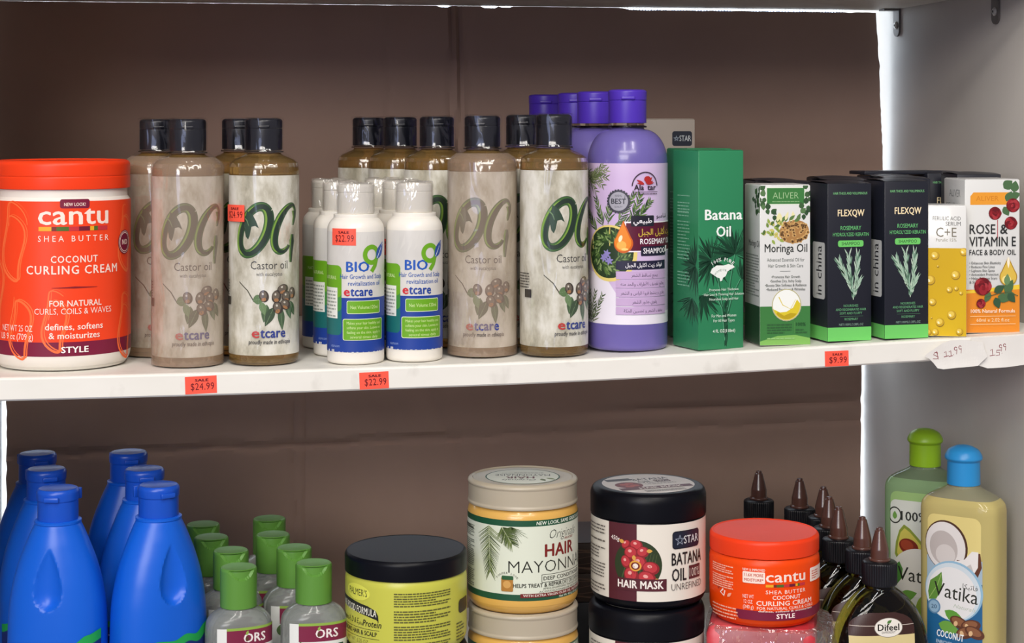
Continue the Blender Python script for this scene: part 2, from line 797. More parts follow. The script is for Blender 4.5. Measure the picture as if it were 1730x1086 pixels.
mb = MB()
mb.box(WALLX, -.012, -.55, WALLX + .018, .49, .55, m_panel, .001)
structure(mb.build('wall_right', mm=False))
mb = MB()
mb.box(WALLL - .018, -.012, -.55, WALLL, .46, .55, m_panel, .001)
structure(mb.build('wall_left', mm=False))

# lit shop window behind the cardboard, covered with perforated film
m_win = bpy.data.materials.new('perforated_window')
m_win.use_nodes = True
nt = m_win.node_tree
nt.nodes.clear()
out = nt.nodes.new('ShaderNodeOutputMaterial')
em = nt.nodes.new('ShaderNodeEmission')
tc = nt.nodes.new('ShaderNodeTexCoord')
vo = nt.nodes.new('ShaderNodeTexVoronoi')
vo.inputs['Scale'].default_value = 330
vo.inputs['Randomness'].default_value = .15
cr = nt.nodes.new('ShaderNodeValToRGB')
cr.color_ramp.elements[0].position, cr.color_ramp.elements[0].color = .36, (.80, .90, 1, 1)
cr.color_ramp.elements[1].position, cr.color_ramp.elements[1].color = .52, (.02, .03, .06, 1)
em.inputs['Strength'].default_value = 7.0
nt.links.new(tc.outputs['Object'], vo.inputs['Vector'])
nt.links.new(vo.outputs['Distance'], cr.inputs[0])
nt.links.new(cr.outputs[0], em.inputs[0])
nt.links.new(em.outputs[0], out.inputs[0])
mb = MB()
mb.box(-.75, .47, -.4, WALLX, .476, .4, m_win)
structure(mb.build('window_1', mm=False))


def cardboard_mat():
    m = mottled('cardboard', [(.2, '#9d8275'), (.5, '#a58a7c'), (.8, '#ad9283')], 6., .85, 5.)
    nt = m.node_tree
    p = nt.nodes['Principled BSDF']
    p.inputs['Specular IOR Level'].default_value = .2
    tc = nt.nodes.new('ShaderNodeTexCoord')
    wv = nt.nodes.new('ShaderNodeTexWave')
    wv.bands_direction = 'X'
    wv.inputs['Scale'].default_value = 13
    wv.inputs['Distortion'].default_value = .6
    wv.inputs['Detail'].default_value = 2
    wv.inputs['Detail Scale'].default_value = .6
    n2 = nt.nodes.new('ShaderNodeTexNoise')
    n2.inputs['Scale'].default_value = 14
    mul = nt.nodes.new('ShaderNodeMath')
    mul.operation = 'MULTIPLY'
    b = nt.nodes.new('ShaderNodeBump')
    b.inputs['Strength'].default_value = .12
    b.inputs['Distance'].default_value = .0022
    nt.links.new(tc.outputs['Object'], wv.inputs['Vector'])
    nt.links.new(tc.outputs['Object'], n2.inputs['Vector'])
    nt.links.new(wv.outputs['Fac'], mul.inputs[0])
    nt.links.new(n2.outputs['Fac'], mul.inputs[1])
    nt.links.new(mul.outputs[0], b.inputs['Height'])
    nt.links.new(b.outputs['Normal'], p.inputs['Normal'])
    return m


m_card = cardboard_mat()


def crease(d, wd, depth):
    return depth * math.exp(-(d / wd) ** 2)


def cardboard(Y, x0f, x1f, z0f, z1f, bend, label, nx=150, nz=70, th=.004):
    mb = MB()
    fr, bk = [], []
    for j in range(nz + 1):
        t = j / nz
        rf, rb = [], []
        for i in range(nx + 1):
            s_ = i / nx
            zc = t
            xa, xb = x0f(t), x1f(t)
            x = xa + (xb - xa) * s_
            za, zb = z0f(x), z1f(x)
            z = za + (zb - za) * t
            y = Y + bend(x, z)
            rf.append((x, y, z))
            rb.append((x, y + th, z))
        fr.append(rf)
        bk.append(rb)
    mb.grid(fr, m_card, False, True)
    mb.grid([r[::-1] for r in bk], m_card, False, True)
    for a, b in ((fr[-1], bk[-1]), (bk[0], fr[0])):
        mb.grid([a, b], m_card, False, False)
    mb.grid([[r[-1] for r in bk], [r[-1] for r in fr]][::-1], m_card, False, False)
    mb.grid([[r[0] for r in fr], [r[0] for r in bk]][::-1], m_card, False, False)
    return tag(mb.build('cardboard_sheet', mm=False), label, 'cardboard')


def wob(a, b, s_=1.):
    return noise.noise(Vector((a * 37 * s_, b * 37 * s_, 3.3)))


def bend_up(x, z):
    d = 0
    for px, wd, dep in ((763, .0016, .0040), (776, .0016, .0038), (769.5, .003, -.0022)):
        d += crease(x - x_at(px, .345), wd, dep)
    d += crease(x - x_at(797 - 60 * (z - .15), .345) - .004 * wob(z, 1), .002, .0014)
    d += crease(x - x_at(656 - 30 * (z - .2), .345) - .003 * wob(z, 7), .0018, .0011)
    return d + .0012 * wob(x * .3, z * .3)


def top_gap(x):
    g = .0004
    for a, b, h in ((738, 760, .0014), (812, 842, .0016), (845, 864, .0009), (1046, 1485, .0021)):
        xa, xb = x_at(a, .345), x_at(b, .345)
        e = .002 if b < 900 else .012
        g += h * max(0, min(1, (x - xa) / e)) * max(0, min(1, (xb - x) / .002))
    return g * (1 + .35 * wob(x * 3, 2.))


def right_up(t):
    z = t * TOPZ
    return x_at(1500 - 19 * max(0, (z - .02) / .25), .345) + .0009 * wob(z * 2, 5.) + .0006 * wob(z * 6, 9.)


cardboard(.345, lambda t: WALLL + .004, right_up, lambda x: shelf_z(x) + .0003, lambda x: TOPZ - top_gap(x), bend_up,
          'upper brown cardboard sheet behind the castor oil bottles', nx=240)


def bend_lo(x, z):
    d = crease(x - x_at(499, .41) - .0006 * wob(z, 3), .0013, .0060)
    d += crease(x - x_at(517, .41), .002, .0016)
    zc = -.128 + .012 * (x + .1)
    d += crease(z - zc - .003 * wob(x, 11), .003, .0042 if x < .02 else .002)
    zc2 = -.105 + .02 * (x - .25)
    d += crease(z - zc2, .003, .0032 * max(0, min(1, (x - .1) * 8)))
    d += crease((x - x_at(730, .41)) + .5 * (z + .09), .003, .0015)
    return d + .002 * wob(x * .25, z * .25)


def right_lo(t):
    return x_at(1453.5 + 3 * t, .41) + .0004 * wob(t, 8.)


cardboard(.41, lambda t: x_at(11, .41) + .0016 * wob(t * .6, 4.), right_lo, lambda x: low_z(x) + .0003, lambda x: -.0215, bend_lo,
          'lower brown cardboard sheet behind the blue bottles and jars', nx=220)

# clips that hold the top shelf on the side panel
m_steel = mat('clip_steel', '#77726f', .5, metal=.6)
m_screw = mat('screw_head', '#d2cfca', .35, metal=.5)
m_hole = mat('screw_recess', '#2a2726', .7)


def bracket(Y, label):
    t = thing('shelf_bracket', label, 'bracket', (WALLX, Y, TOPZ))
    mb = MB()
    rows = []
    for x in (-.2, -1.8):
        ring = [(x, -7, -.3), (x, 7, -.3), (x, 7, -20)] + [(x, 7 * math.cos(R_(a)), -20 + 6 * math.sin(R_(a))) for a in range(-15, -180, -15)] + [(x, -7, -20)]
        rows.append(ring)
    mb.grid(rows, m_steel, True, False, True, True)
    mb.box(-16, -7, -1.9, -1.8, 7, -.3, m_steel)
    mb.build('plate', t)
    mb = MB()
    mb.lathe([(.01, 0), (3.6, 0), (3.6, .6), (2.4, 1.6), (.01, 1.8)], m_screw, 24)
    mb.lathe([(.01, 1.81), (1.1, 1.81), (1.1, 1.9), (.01, 1.9)], m_hole, 16)
    o = mb.build('screw', t)
    o.location = (-.0018, 0, -.0155)
    o.rotation_euler = (0, R_(-90), 0)
    return t


bracket(.326, 'steel clip and screw under the top shelf at the back corner')
bracket(.112, 'steel clip and screw under the top shelf nearer the front of the panel')

# ------------------------------------------------------------------ orange cream jar, large
O1, MAR = '#f4441a', '#7a1738'
PALE = '#fbe3d6'


def stripe(c, x0, y0, x1, y1, segs):
    W = x1 - x0
    for a, b, col in segs:
        c.rect(x0 + W * a, y0, x0 + W * b, y1, col)


KENTE = [(0, .18, '#eda81f'), (.18, .25, '#7a2a22'), (.25, .42, '#4d6b2a'), (.42, .56, '#c8323a'), (.56, .72, '#70182f'), (.72, .78, '#eda81f'), (.78, .84, '#4d6b2a'), (.84, 1, '#c8323a')]


def swirl(c, x, y, s_, col, ph=0., wd=1.1):
    pts = []
    for i in range(46):
        t = i / 45
        a = ph + t * 8.2
        pts.append((x + s_ * (.42 * math.cos(a) * (1 - .25 * t) + .10 * math.sin(3 * a)), y + s_ * (1.15 * math.sin(a) * (.95 - .2 * t) - .25 * t)))
    c.line(pts, lambda t: wd * (.35 + .65 * math.sin(math.pi * t)), col)
    c.line([(px + wd * 1.1, py + wd * .6) for px, py in pts], lambda t: wd * .5 * math.sin(math.pi * t) + .05, col)


m_lidO = mat('orange_lid', '#f03f18', .38, spec=.3)
m_whitepl = mat('white_plastic', '#e9e4da', .3, sss=.12)

t = thing('cream_jar', 'large white jar with orange lid and orange label at the left end of the shelf', 'jar', *on_top(106, .0655, 10., .04))
b = MB()
b.lathe(prof((0, 0), (43, 0, 4), (48.2, 5, 6), (48.2, 119, 2), (46, 122), (46, 128), (0, 128)), m_whitepl, 96)
b.build('body', t)
b = MB()
b.lathe(prof((47.2, 127.5), (48.0, 127.5, .6), (48.0, 136, .6), (47.6, 136.5, .3), (48.0, 137, .6), (48.0, 146.5, 2.5), (44, 148, 1), (43, 147), (0, 147)), m_lidO, 96)
b.build('lid', t)
c = Canvas()
LW = 84
c.rect(-LW, 11, LW, 119.5, O1)
c.rect(-LW, 11, LW, 21, MAR)
for x, y, s_, ph in ((-46, 92, 26, .4), (-40, 33, 22, 2.2), (-14, 36, 20, .9), (46, 92, 22, 1.3), (45, 30, 22, .2), (64, 60, 28, 2.), (-68, 60, 28, 1.)):
    swirl(c, x, y, s_, '#f8713c', ph, 1.7)
c.rrect(-10.3, 114.6, 10.3, 121, 1.6, MAR)
c.txt('NEW LOOK!', 0, 116.2, 2.4, PALE, w=15, b=.02)
c.txt('cantu', 0, 103.4, 14.4, PALE, w=51, b=.028)
stripe(c, -25, 98.8, 24.5, 101.8, KENTE)
c.txt('SHEA BUTTER', 0, 91.4, 4.3, PALE, w=51, sp=1.6)
c.txt('COCONUT', 0, 76.6, 5, PALE, w=33, b=.03, sp=1.15)
c.txt('CURLING CREAM', 0, 68.6, 6.2, PALE, w=68, b=.03, sp=1.15)
c.line([(-16, 59), (0, 59.2), (16, 59)], lambda t: .2 + 1.1 * math.sin(math.pi * t), '#8c1a22')
c.txt('FOR NATURAL', 1, 46, 4.4, PALE, w=37, b=.028)
c.txt('CURLS, COILS & WAVES', 0, 40.5, 4.4, PALE, w=56, b=-.004)
c.txt('defines, softens', 0, 29.6, 4.6, PALE, w=41, b=.028)
c.txt('& moisturizes', 0, 23.4, 4.6, PALE, w=36, b=.028)
c.txt('STYLE', 0, 13.6, 4.4, '#fff4ee', w=19, b=.05)
c.txt('NET WT 25 OZ', -43, 28.4, 4.6, PALE, w=27)
c.txt('1 LB 9 oz (709 g)', -45, 22.6, 4.6, PALE, w=32)
c.ell(44, 89, 8.6, 8.6, MAR)
c.ring(44, 89, 6.6, 6.6, .5, PALE)
c.ring(44, 89, 7.8, 7.8, .3, PALE)
c.txt('NO', 44, 87.2, 3.8, PALE, w=7.5, b=.04)
c.arc_txt('MINERAL OIL', 44, 89, 6.9, 1.0, PALE, 90, 150)
b = MB()
c.emit(b, cyl_map(48.2), 48.2 * R_(3))
b.build('label', t)

# ------------------------------------------------------------------ castor oil bottles
m_oil = mat('amber_oil_bottle', '#e0b264', .06, trans=.82, ior=1.34)
m_clear = mat('clear_neck', '#efe6d6', .05, trans=1., ior=1.3)
m_cap = mat('black_cap', '#0d0f18', .3, bump=.0)
m_oglabel = mottled('speckled_label', [(.30, '#8f8976'), (.42, '#bcb6a2'), (.52, '#d8d4c4'), (.64, '#edeadf')], 62., .45, 8., (1, 1, .5))
FILM = film('shrink_film', .08, bump=.7)
FILM_GLARE = film('glare_shrink_film', .10, .34, '#bfa692', bump=.7)  # brownish glare on the wrap, painted in as a diffuse haze
G0, G1, G2 = '#1f3d24', '#3f6b2b', '#7fa53c'


def og_print(c):
    def O(wd, col, dx=0., k=0.):
        pts, n = [], 48
        for i in range(n + 1):
            a = 2 * math.pi * i / n + .9
            x, y = 9.9 * math.cos(a), 17.0 * math.sin(a)
            pts.append((-7.4 + dx + x + .30 * y, 97 + y))
        c.line(pts, lambda t: wd * (1 + k * math.cos(2 * math.pi * t + .6)), col)

    def G(wd, col, dx=0.):
        pts = []
        for i in range(31):
            a = R_(50 + 262 * i / 30)
            x, y = 8.8 * math.cos(a), 16.6 * math.sin(a)
            pts.append((17.4 + dx + x + .30 * y, 98 + y))
        c.line(pts, lambda t: wd * (.35 + .65 * min(1, 2.6 * t)) if t < .5 else wd * (.45 + .55 * math.sin(math.pi * t)), col)
        c.line([(25.6 + dx, 110.5), (26.0 + dx, 106), (25 + dx, 102.5), (24 + dx, 100)], lambda t: wd * (.95 - .85 * t), col)
        c.line([(23.4 + dx, 93.5), (22.8 + dx, 89), (22.2 + dx, 83.5), (21.4 + dx, 73.5)], lambda t: wd * (.35 + 1.6 * t if t < .4 else 1.0 - .75 * (t - .4) / .6), col)
    O(6.6, '#2c4f2a', 0, .12)
    G(6.2, '#2c4f2a')
    O(5.4, G1, -.5, .12)
    G(5.0, G1, -.5)
    O(1.3, G2, -2.1)
    G(1.1, G2, -1.9)
    O(3.4, '#17301f', .7, .2)
    G(3.0, '#17301f', .6)
    # notch of the leaf on the first letter
    c.poly([(-12.5, 111), (-8, 108), (-5.6, 103.5), (-3.6, 98.4), (-6.2, 100.2), (-9, 99.6), (-10.4, 93), (-11.6, 90.4), (-13.4, 92.5), (-15, 100)], '#274430')
    c.line([(-15.5, 107), (-12.5, 104), (-11, 100)], 1.2, '#6f8f62', .3)
    c.txt('Castor oil', 4.2, 69.2, 6.2, '#3b3a38', w=27.5, b=-.002)
    c.txt('with eucalyptus', 4, 64.4, 2.9, '#5c5a55', w=19)
    # bean sprig
    c.line([(-19, 60), (-12, 54), (-7, 46)], .6, '#55503f', .9)
    for x, y, a, l, wd, col in ((-8, 47, 10, 9, 7, '#5d7a4a'), (2, 44, -100, 13, 6, '#46613c'), (7, 42, -115, 15, 6.5, '#3d5238'), (12, 42, -85, 17, 5.5, '#4a6544'),
                               (17, 44, -70, 12, 5, '#4d6a48'), (20, 46, -65, 12, 5.5, '#3c5b3a'), (-2, 46, -75, 10, 5, '#6d8a5a')):
        c.leaf(x, y, a, l, wd, col)
        c.line([(x, y), (x + l * .9 * math.cos(R_(a)), y + l * .9 * math.sin(R_(a)))], .3, '#7f9870')
    for x, y, rx, ry, rot in ((0, 50, 3.4, 4.4, 15), (9, 49.5, 3.6, 4.6, -10), (14, 54.5, 4.6, 3.6, 15), (17, 49, 4.2, 4.2, 0), (22.5, 51.5, 3.4, 4.2, 10), (10, 41.5, 3.8, 4.6, 25), (16, 43.5, 4.6, 3.6, -25)):
        c.ell(x, y, rx, ry, '#3f352c', rot, 18)
        c.ell(x - .5, y + .6, rx * .72, ry * .7, '#6e6355', rot, 16)
        c.ell(x - .2, y - ry * .55, rx * .5, ry * .3, '#a9774a', rot, 12)
        c.ell(x - .9, y + 1.6, rx * .2, ry * .2, '#d9d2c2', rot, 8)
    c.txt('e', -5.9, 20.4, 7.4, '#c23a33', w=5.6, b=.05)
    c.txt('tcare', 6.6, 20.4, 7.4, '#2e3f8c', w=18.5, b=.05)
    c.txt('proudly made in ethiopia', 4.5, 15.8, 3.3, '#2c2c33', w=31, b=.012, sh=.12)
    c.microprint(-44, 50, -31, 62, 6, '#5a5750', 3)
    c.rect(-36, 43, -29, 49, '#3a3630')


def bottle_wrap(fm, R, ztop, zsh, rcap, seed, step=.4, z0=1.0):
    b = MB()

    def dz(r, z, a):
        k = noise.noise(Vector((math.cos(a) * 2.6, math.sin(a) * 2.6, z * .045 + seed)))
        k2 = noise.noise(Vector((math.cos(a) * 7, math.sin(a) * 7, z * .02 + seed * 3)))
        g = .45 if z < zsh else 1.0
        return max(r + (k * .5 + abs(k2) * .6) * g, r * .98), z + (.8 * k2 if z > ztop - .5 else 0)
    pts = [(R + .75, z0)]
    n = 16
    for i in range(1, n + 1):
        pts.append((R + .75, z0 + (zsh - z0) * i / n))
    pts += [(R - 1, zsh + 3), (R * .75, zsh + 6.5), (rcap + 1.6, zsh + 10)]
    for i in range(7):
        pts.append((rcap + 1.0, zsh + 12 + (ztop - zsh - 12) * i / 6))
    pts += [(rcap - 1, ztop + .7), (rcap * .5, ztop + .6)]
    b.lathe(pts[:n + 3], fm, 64, disp=dz)
    b.lathe(pts[n + 2:], FILM, 64, disp=dz)
    return b


def og_bottle(px, Y, extra, label, fm=FILM, seed=1.):
    t = thing('castor_oil_bottle', label, 'bottle', *on_top(px, Y, extra, .02), group='castor oil bottles on the middle shelf')
    b = MB()
    b.lathe(prof((0, .6), (18, 0, 2), (25.2, 0, 4), (25.2, 142, 3), (24, 146, 5), (13.5, 150.5, 2), (12.2, 151.5), (12.2, 152), (0, 152)), m_oil, 80)
    b.build('body', t)
    b = MB()
    b.lathe(prof((11.6, 152.1), (14.2, 152.1, .4), (14.2, 153.2, .4), (12, 153.5), (12, 155), (0, 155)), m_clear, 48)
    b.build('neck_ring', t)
    b = MB()
    b.lathe(prof((12.6, 154), (13.3, 154, .4), (13.3, 169.2, .3), (12.9, 169.6, .2), (13.3, 170, .3), (13.3, 175.8, 1.4), (11, 177, .6), (0, 177)), m_cap, 64)
    b.box(-4, -14.2, 169.9, 4, -12.6, 171.8, m_cap, .4)
    b.build('cap', t)
    c = Canvas()
    c.rect(-77, 7.5, 77, 136, m_oglabel)
    og_print(c)
    b = MB()
    c.emit(b, cyl_map(25.2), 25.2 * R_(4))
    b.build('label', t)
    bottle_wrap(fm, 25.2, 177, 143, 13.3, seed).build('shrink_film', t)
    return t


def sticker_canvas(w, h, price, fs=4.4):
    c = Canvas()
    c.rect(-w / 2, -h / 2, w / 2, h / 2, '#fb5a45')
    c.txt('SALE', .6, h * .20, h * .15, '#5e0a12', w=w * .44, b=.09)
    c.txt(price, 1.0, -h * .28, h * .42, '#6a1016', w=w * .74, b=.012, sp=1.1)
    return c


ogs = [
    (317, .0465, 0., 'castor oil bottle in glare-tinted wrap between the orange jar and the clearer bottle', FILM_GLARE, 1.),
    (446, .0455, 0., 'castor oil bottle with bright speckled label and a red sticker on its left side', FILM, 2.3),
    (266, .108, 4., 'castor oil bottle half hidden behind the glare-tinted one, next to the orange jar', FILM_GLARE, 3.1),
    (405, .106, 0., 'castor oil bottle hidden behind the one with the red sticker', FILM, 4.7),
    (815, .048, -8., 'castor oil bottle right of the white bottles, lettering centred', FILM_GLARE, 5.2),
    (936, .0345, 26., 'castor oil bottle touching the purple shampoo, lettering turned to its right', FILM, 6.6),
    (884, .097, 0., 'castor oil bottle seen only between the two in front of the purple shampoos', FILM, 7.4),
    (738, .112, 6., 'castor oil bottle behind the white bottles, nearest the front of three', FILM, 8.1),
    (676, .158, 0., 'castor oil bottle behind the white bottles, the middle one of three', FILM, 9.9),
    (623, .205, 0., 'castor oil bottle behind the white bottles, deepest in of three', FILM, 10.5),
]
first = None
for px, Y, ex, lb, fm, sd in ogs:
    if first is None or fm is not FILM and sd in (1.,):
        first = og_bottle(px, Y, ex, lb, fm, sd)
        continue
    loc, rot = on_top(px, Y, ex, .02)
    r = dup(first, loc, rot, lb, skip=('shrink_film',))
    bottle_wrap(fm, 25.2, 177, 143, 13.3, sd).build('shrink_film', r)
    if sd == 2.3:
        c = sticker_canvas(20, 12, '$24.99')
        b = MB()
        f0 = cyl_map(26.9)
        c.emit(b, lambda u, v, o: f0(u - 24.5, v + 109, o), 2.)
        b.build('price_sticker', r)

# ------------------------------------------------------------------ small white hair oil bottles
BL, GR = '#1f3f95', '#6aa51f'
m_bio = mottled('pale_print', [(.3, '#c9c6c1'), (.5, '#d6d3cd'), (.7, '#e0ddd7')], 34., .4, 3., (1, 1, .5))


def bio_print():
    c = Canvas()
    c.rect(-62, 9, 62, 95, m_bio)
    for k in range(7):
        x = -16 + 5.2 * k
        c.line([(x, 78 + 3 * (k % 2)), (x + 3, 86), (x + 4, 93)], lambda t: 2.4 * math.sin(math.pi * t) + .1, '#d2cfc9')
    c.rect(-62, 9, 62, 48, BL)
    c.rrect(-40, 21, -10.5, 71, 3.5, '#1c6b6a')
    c.rrect(-40, 38, -10.5, 71, 3.5, '#3f8a3a')
    c.rrect(-40, 48, -10.5, 71, 3.5, GR)
    c.rect(-33, 33, -14, 55, '#e9eae2')
    c.microprint(-32, 34, -15, 54, 8, '#9aa096', 4)
    c.txt('NATURAL', -22, 61, 2.6, '#d7e8b0', w=14)
    c.txt('BIO', 1.5, 66.8, 7.4, '#1d55b0', w=17, b=.05)
    c.ring(12.0, 78.6, 5.3, 5.6, 3.3, GR)
    c.line([(16.8, 76.5), (14.8, 70.6), (11.8, 66.5)], 3.3, GR, 3.1)
    c.leaf(16.6, 75.4, 58, 14.5, 6.4, '#1d4a9c')
    c.line([(17, 76), (23.4, 86.5)], .5, '#dfe6f0')
    c.txt('Hair Growth and Scalp', 5, 61.6, 3.4, '#2a58a8', w=33, b=.008)
    c.txt('revitalization oil', 7, 56.8, 3.4, '#2a58a8', w=25, b=.008)
    c.txt('e', -6.4, 49.4, 6.8, '#cc2531', w=4.6, b=.055)
    c.txt('tcare', 4.4, 49.4, 6.8, '#1f3f95', w=16.5, b=.055)
    c.rrect(-6.4, 36.6, 19.6, 46, 1.2, '#e4efc9')
    c.rrect(-6, 37, 19.2, 45.6, 1., GR)
    c.txt('Net Volume:120ml', 6.8, 40, 2.7, '#cfe49b', w=21)
    c.rrect(-9.4, 17.6, 22.4, 33, 1.4, '#e4efc9')
    c.rrect(-9, 18, 22, 32.6, 1.2, GR)
    for k, s_ in enumerate(('Makes your hair healthy and', 'softens your skin. Leaves no', 'feeling on the skin, apply it', 'several times daily')):
        c.txt(s_, 6.6, 29 - 3.3 * k, 2.1, '#cfe49b', w=26 - 5 * (k == 3))
    c.txt('etcare.com', -16, 12.5, 2.2, '#8fa5d8', w=8)
    rnd = random.Random(5)
    for k in range(14):
        x = -24 + 3.6 * k + rnd.uniform(-1, 1)
        c.rect(x, 8.8, x + rnd.uniform(.4, 1.6), 9.4 + rnd.uniform(0, 1.4) * (k in (0, 1, 2, 13)), '#dfe0dc')
    return c


def bio_ruffle(seed):
    b = MB()

    def dz(r, z, a):
        k = noise.noise(Vector((math.cos(a) * 3.5, math.sin(a) * 3.5, seed + z * .05)))
        k2 = noise.noise(Vector((math.cos(a) * 9, math.sin(a) * 9, seed * 2)))
        return r + k * .5 + abs(k2) * .5, z + (1.6 * k2 + .8 * k if z > 129 else 0)
    b.lathe([(13.9, 108), (13.9, 114), (13.9, 121), (13.9, 127), (13.2, 129.4), (9, 129.8), (4, 129.6)], film('crumpled_film', .16, .10, '#e6e0d4', .8, 90.), 64, disp=dz)
    return b


def bio_bottle(px, Y, ex, label):
    t = thing('hair_oil_bottle', label, 'bottle', *on_top(px, Y, ex, .015), group='small white hair oil bottles')
    b = MB()
    b.lathe(prof((0, .8), (15, 0, 2), (20.6, 0, 3), (20.6, 100.5, 5), (16.5, 104, 1), (16, 104.5), (16, 107.3, .5), (0, 107.3)), m_whitepl, 80)
    b.build('body', t)
    b = MB()
    b.lathe(prof((12.4, 107), (13.2, 107.4, .6), (13.2, 122.4, .25), (12.9, 122.7, .2), (13.3, 123, .3), (13.3, 128, 1.2), (11, 129, .4), (0, 129)), m_whitepl, 64)
    b.build('cap', t)
    b = MB()
    bio_print().emit(b, cyl_map(20.6), 20.6 * R_(4.5))
    b.build('label', t)
    return t


bio = bio_bottle(601, .0315, 0., 'small white hair oil bottle with a red price sticker on its front')
bio_ruffle(1.).build('shrink_film', bio)


def bio_sticker(r, u, v):
    b = MB()
    f0 = cyl_map(20.9)
    sticker_canvas(19.5, 12, '$22.99').emit(b, lambda x, y, o: f0(x + u, y + v, o), 1.6)
    b.build('price_sticker', r)


for px, Y, ex, lb, sd in ((700, .0345, 0., 'small white hair oil bottle at the front beside a castor oil bottle', 2.), (576, .078, 4., 'small white hair oil bottle second in the left file', 3.),
                          (556, .124, 30., 'small white hair oil bottle at the back of the left file', 4.), (676, .081, 16., 'small white hair oil bottle second in the right file', 5.), (646, .126, 0., 'small white hair oil bottle at the back of the right file', 6.)):
    loc, rot = on_top(px, Y, ex, .015)
    r = dup(bio, loc, rot, lb, skip=('shrink_film',))
    bio_ruffle(sd).build('shrink_film', r)
    if sd == 5.:
        bio_sticker(r, -21., 80)
bio_sticker(bio, -9.6, 91.5)

# ------------------------------------------------------------------ purple shampoo
m_purp = mat('lilac_shampoo', '#6c61a6', .26, coat=.25, sss=.05)
m_purpcap = mat('violet_cap', '#4d30b0', .36)
m_lilac = mottled('lilac_label', [(.35, '#cdb4da'), (.55, '#d9c3e2'), (.7, '#decbe6')], 12., .38, 2.)


def sprig(c, x, y, ang, ln, cols, seed=1, n=16, nl=7., wd=.8):
    rnd = random.Random(seed)
    ca, sa = math.cos(R_(ang)), math.sin(R_(ang))
    with c.cluster():
        c.line([(x, y), (x + ln * ca, y + ln * sa)], wd * .7, cols[0])
        for i in range(n):
            t = (i + .5) / n
            px, py = x + ln * t * ca, y + ln * t * sa
            for sg in (1, -1):
                a = ang + sg * rnd.uniform(22, 42)
                c.leaf(px, py, a, nl * (1.1 - .55 * t) * rnd.uniform(.8, 1.15), wd * 1.5, rnd.choice(cols), 4)


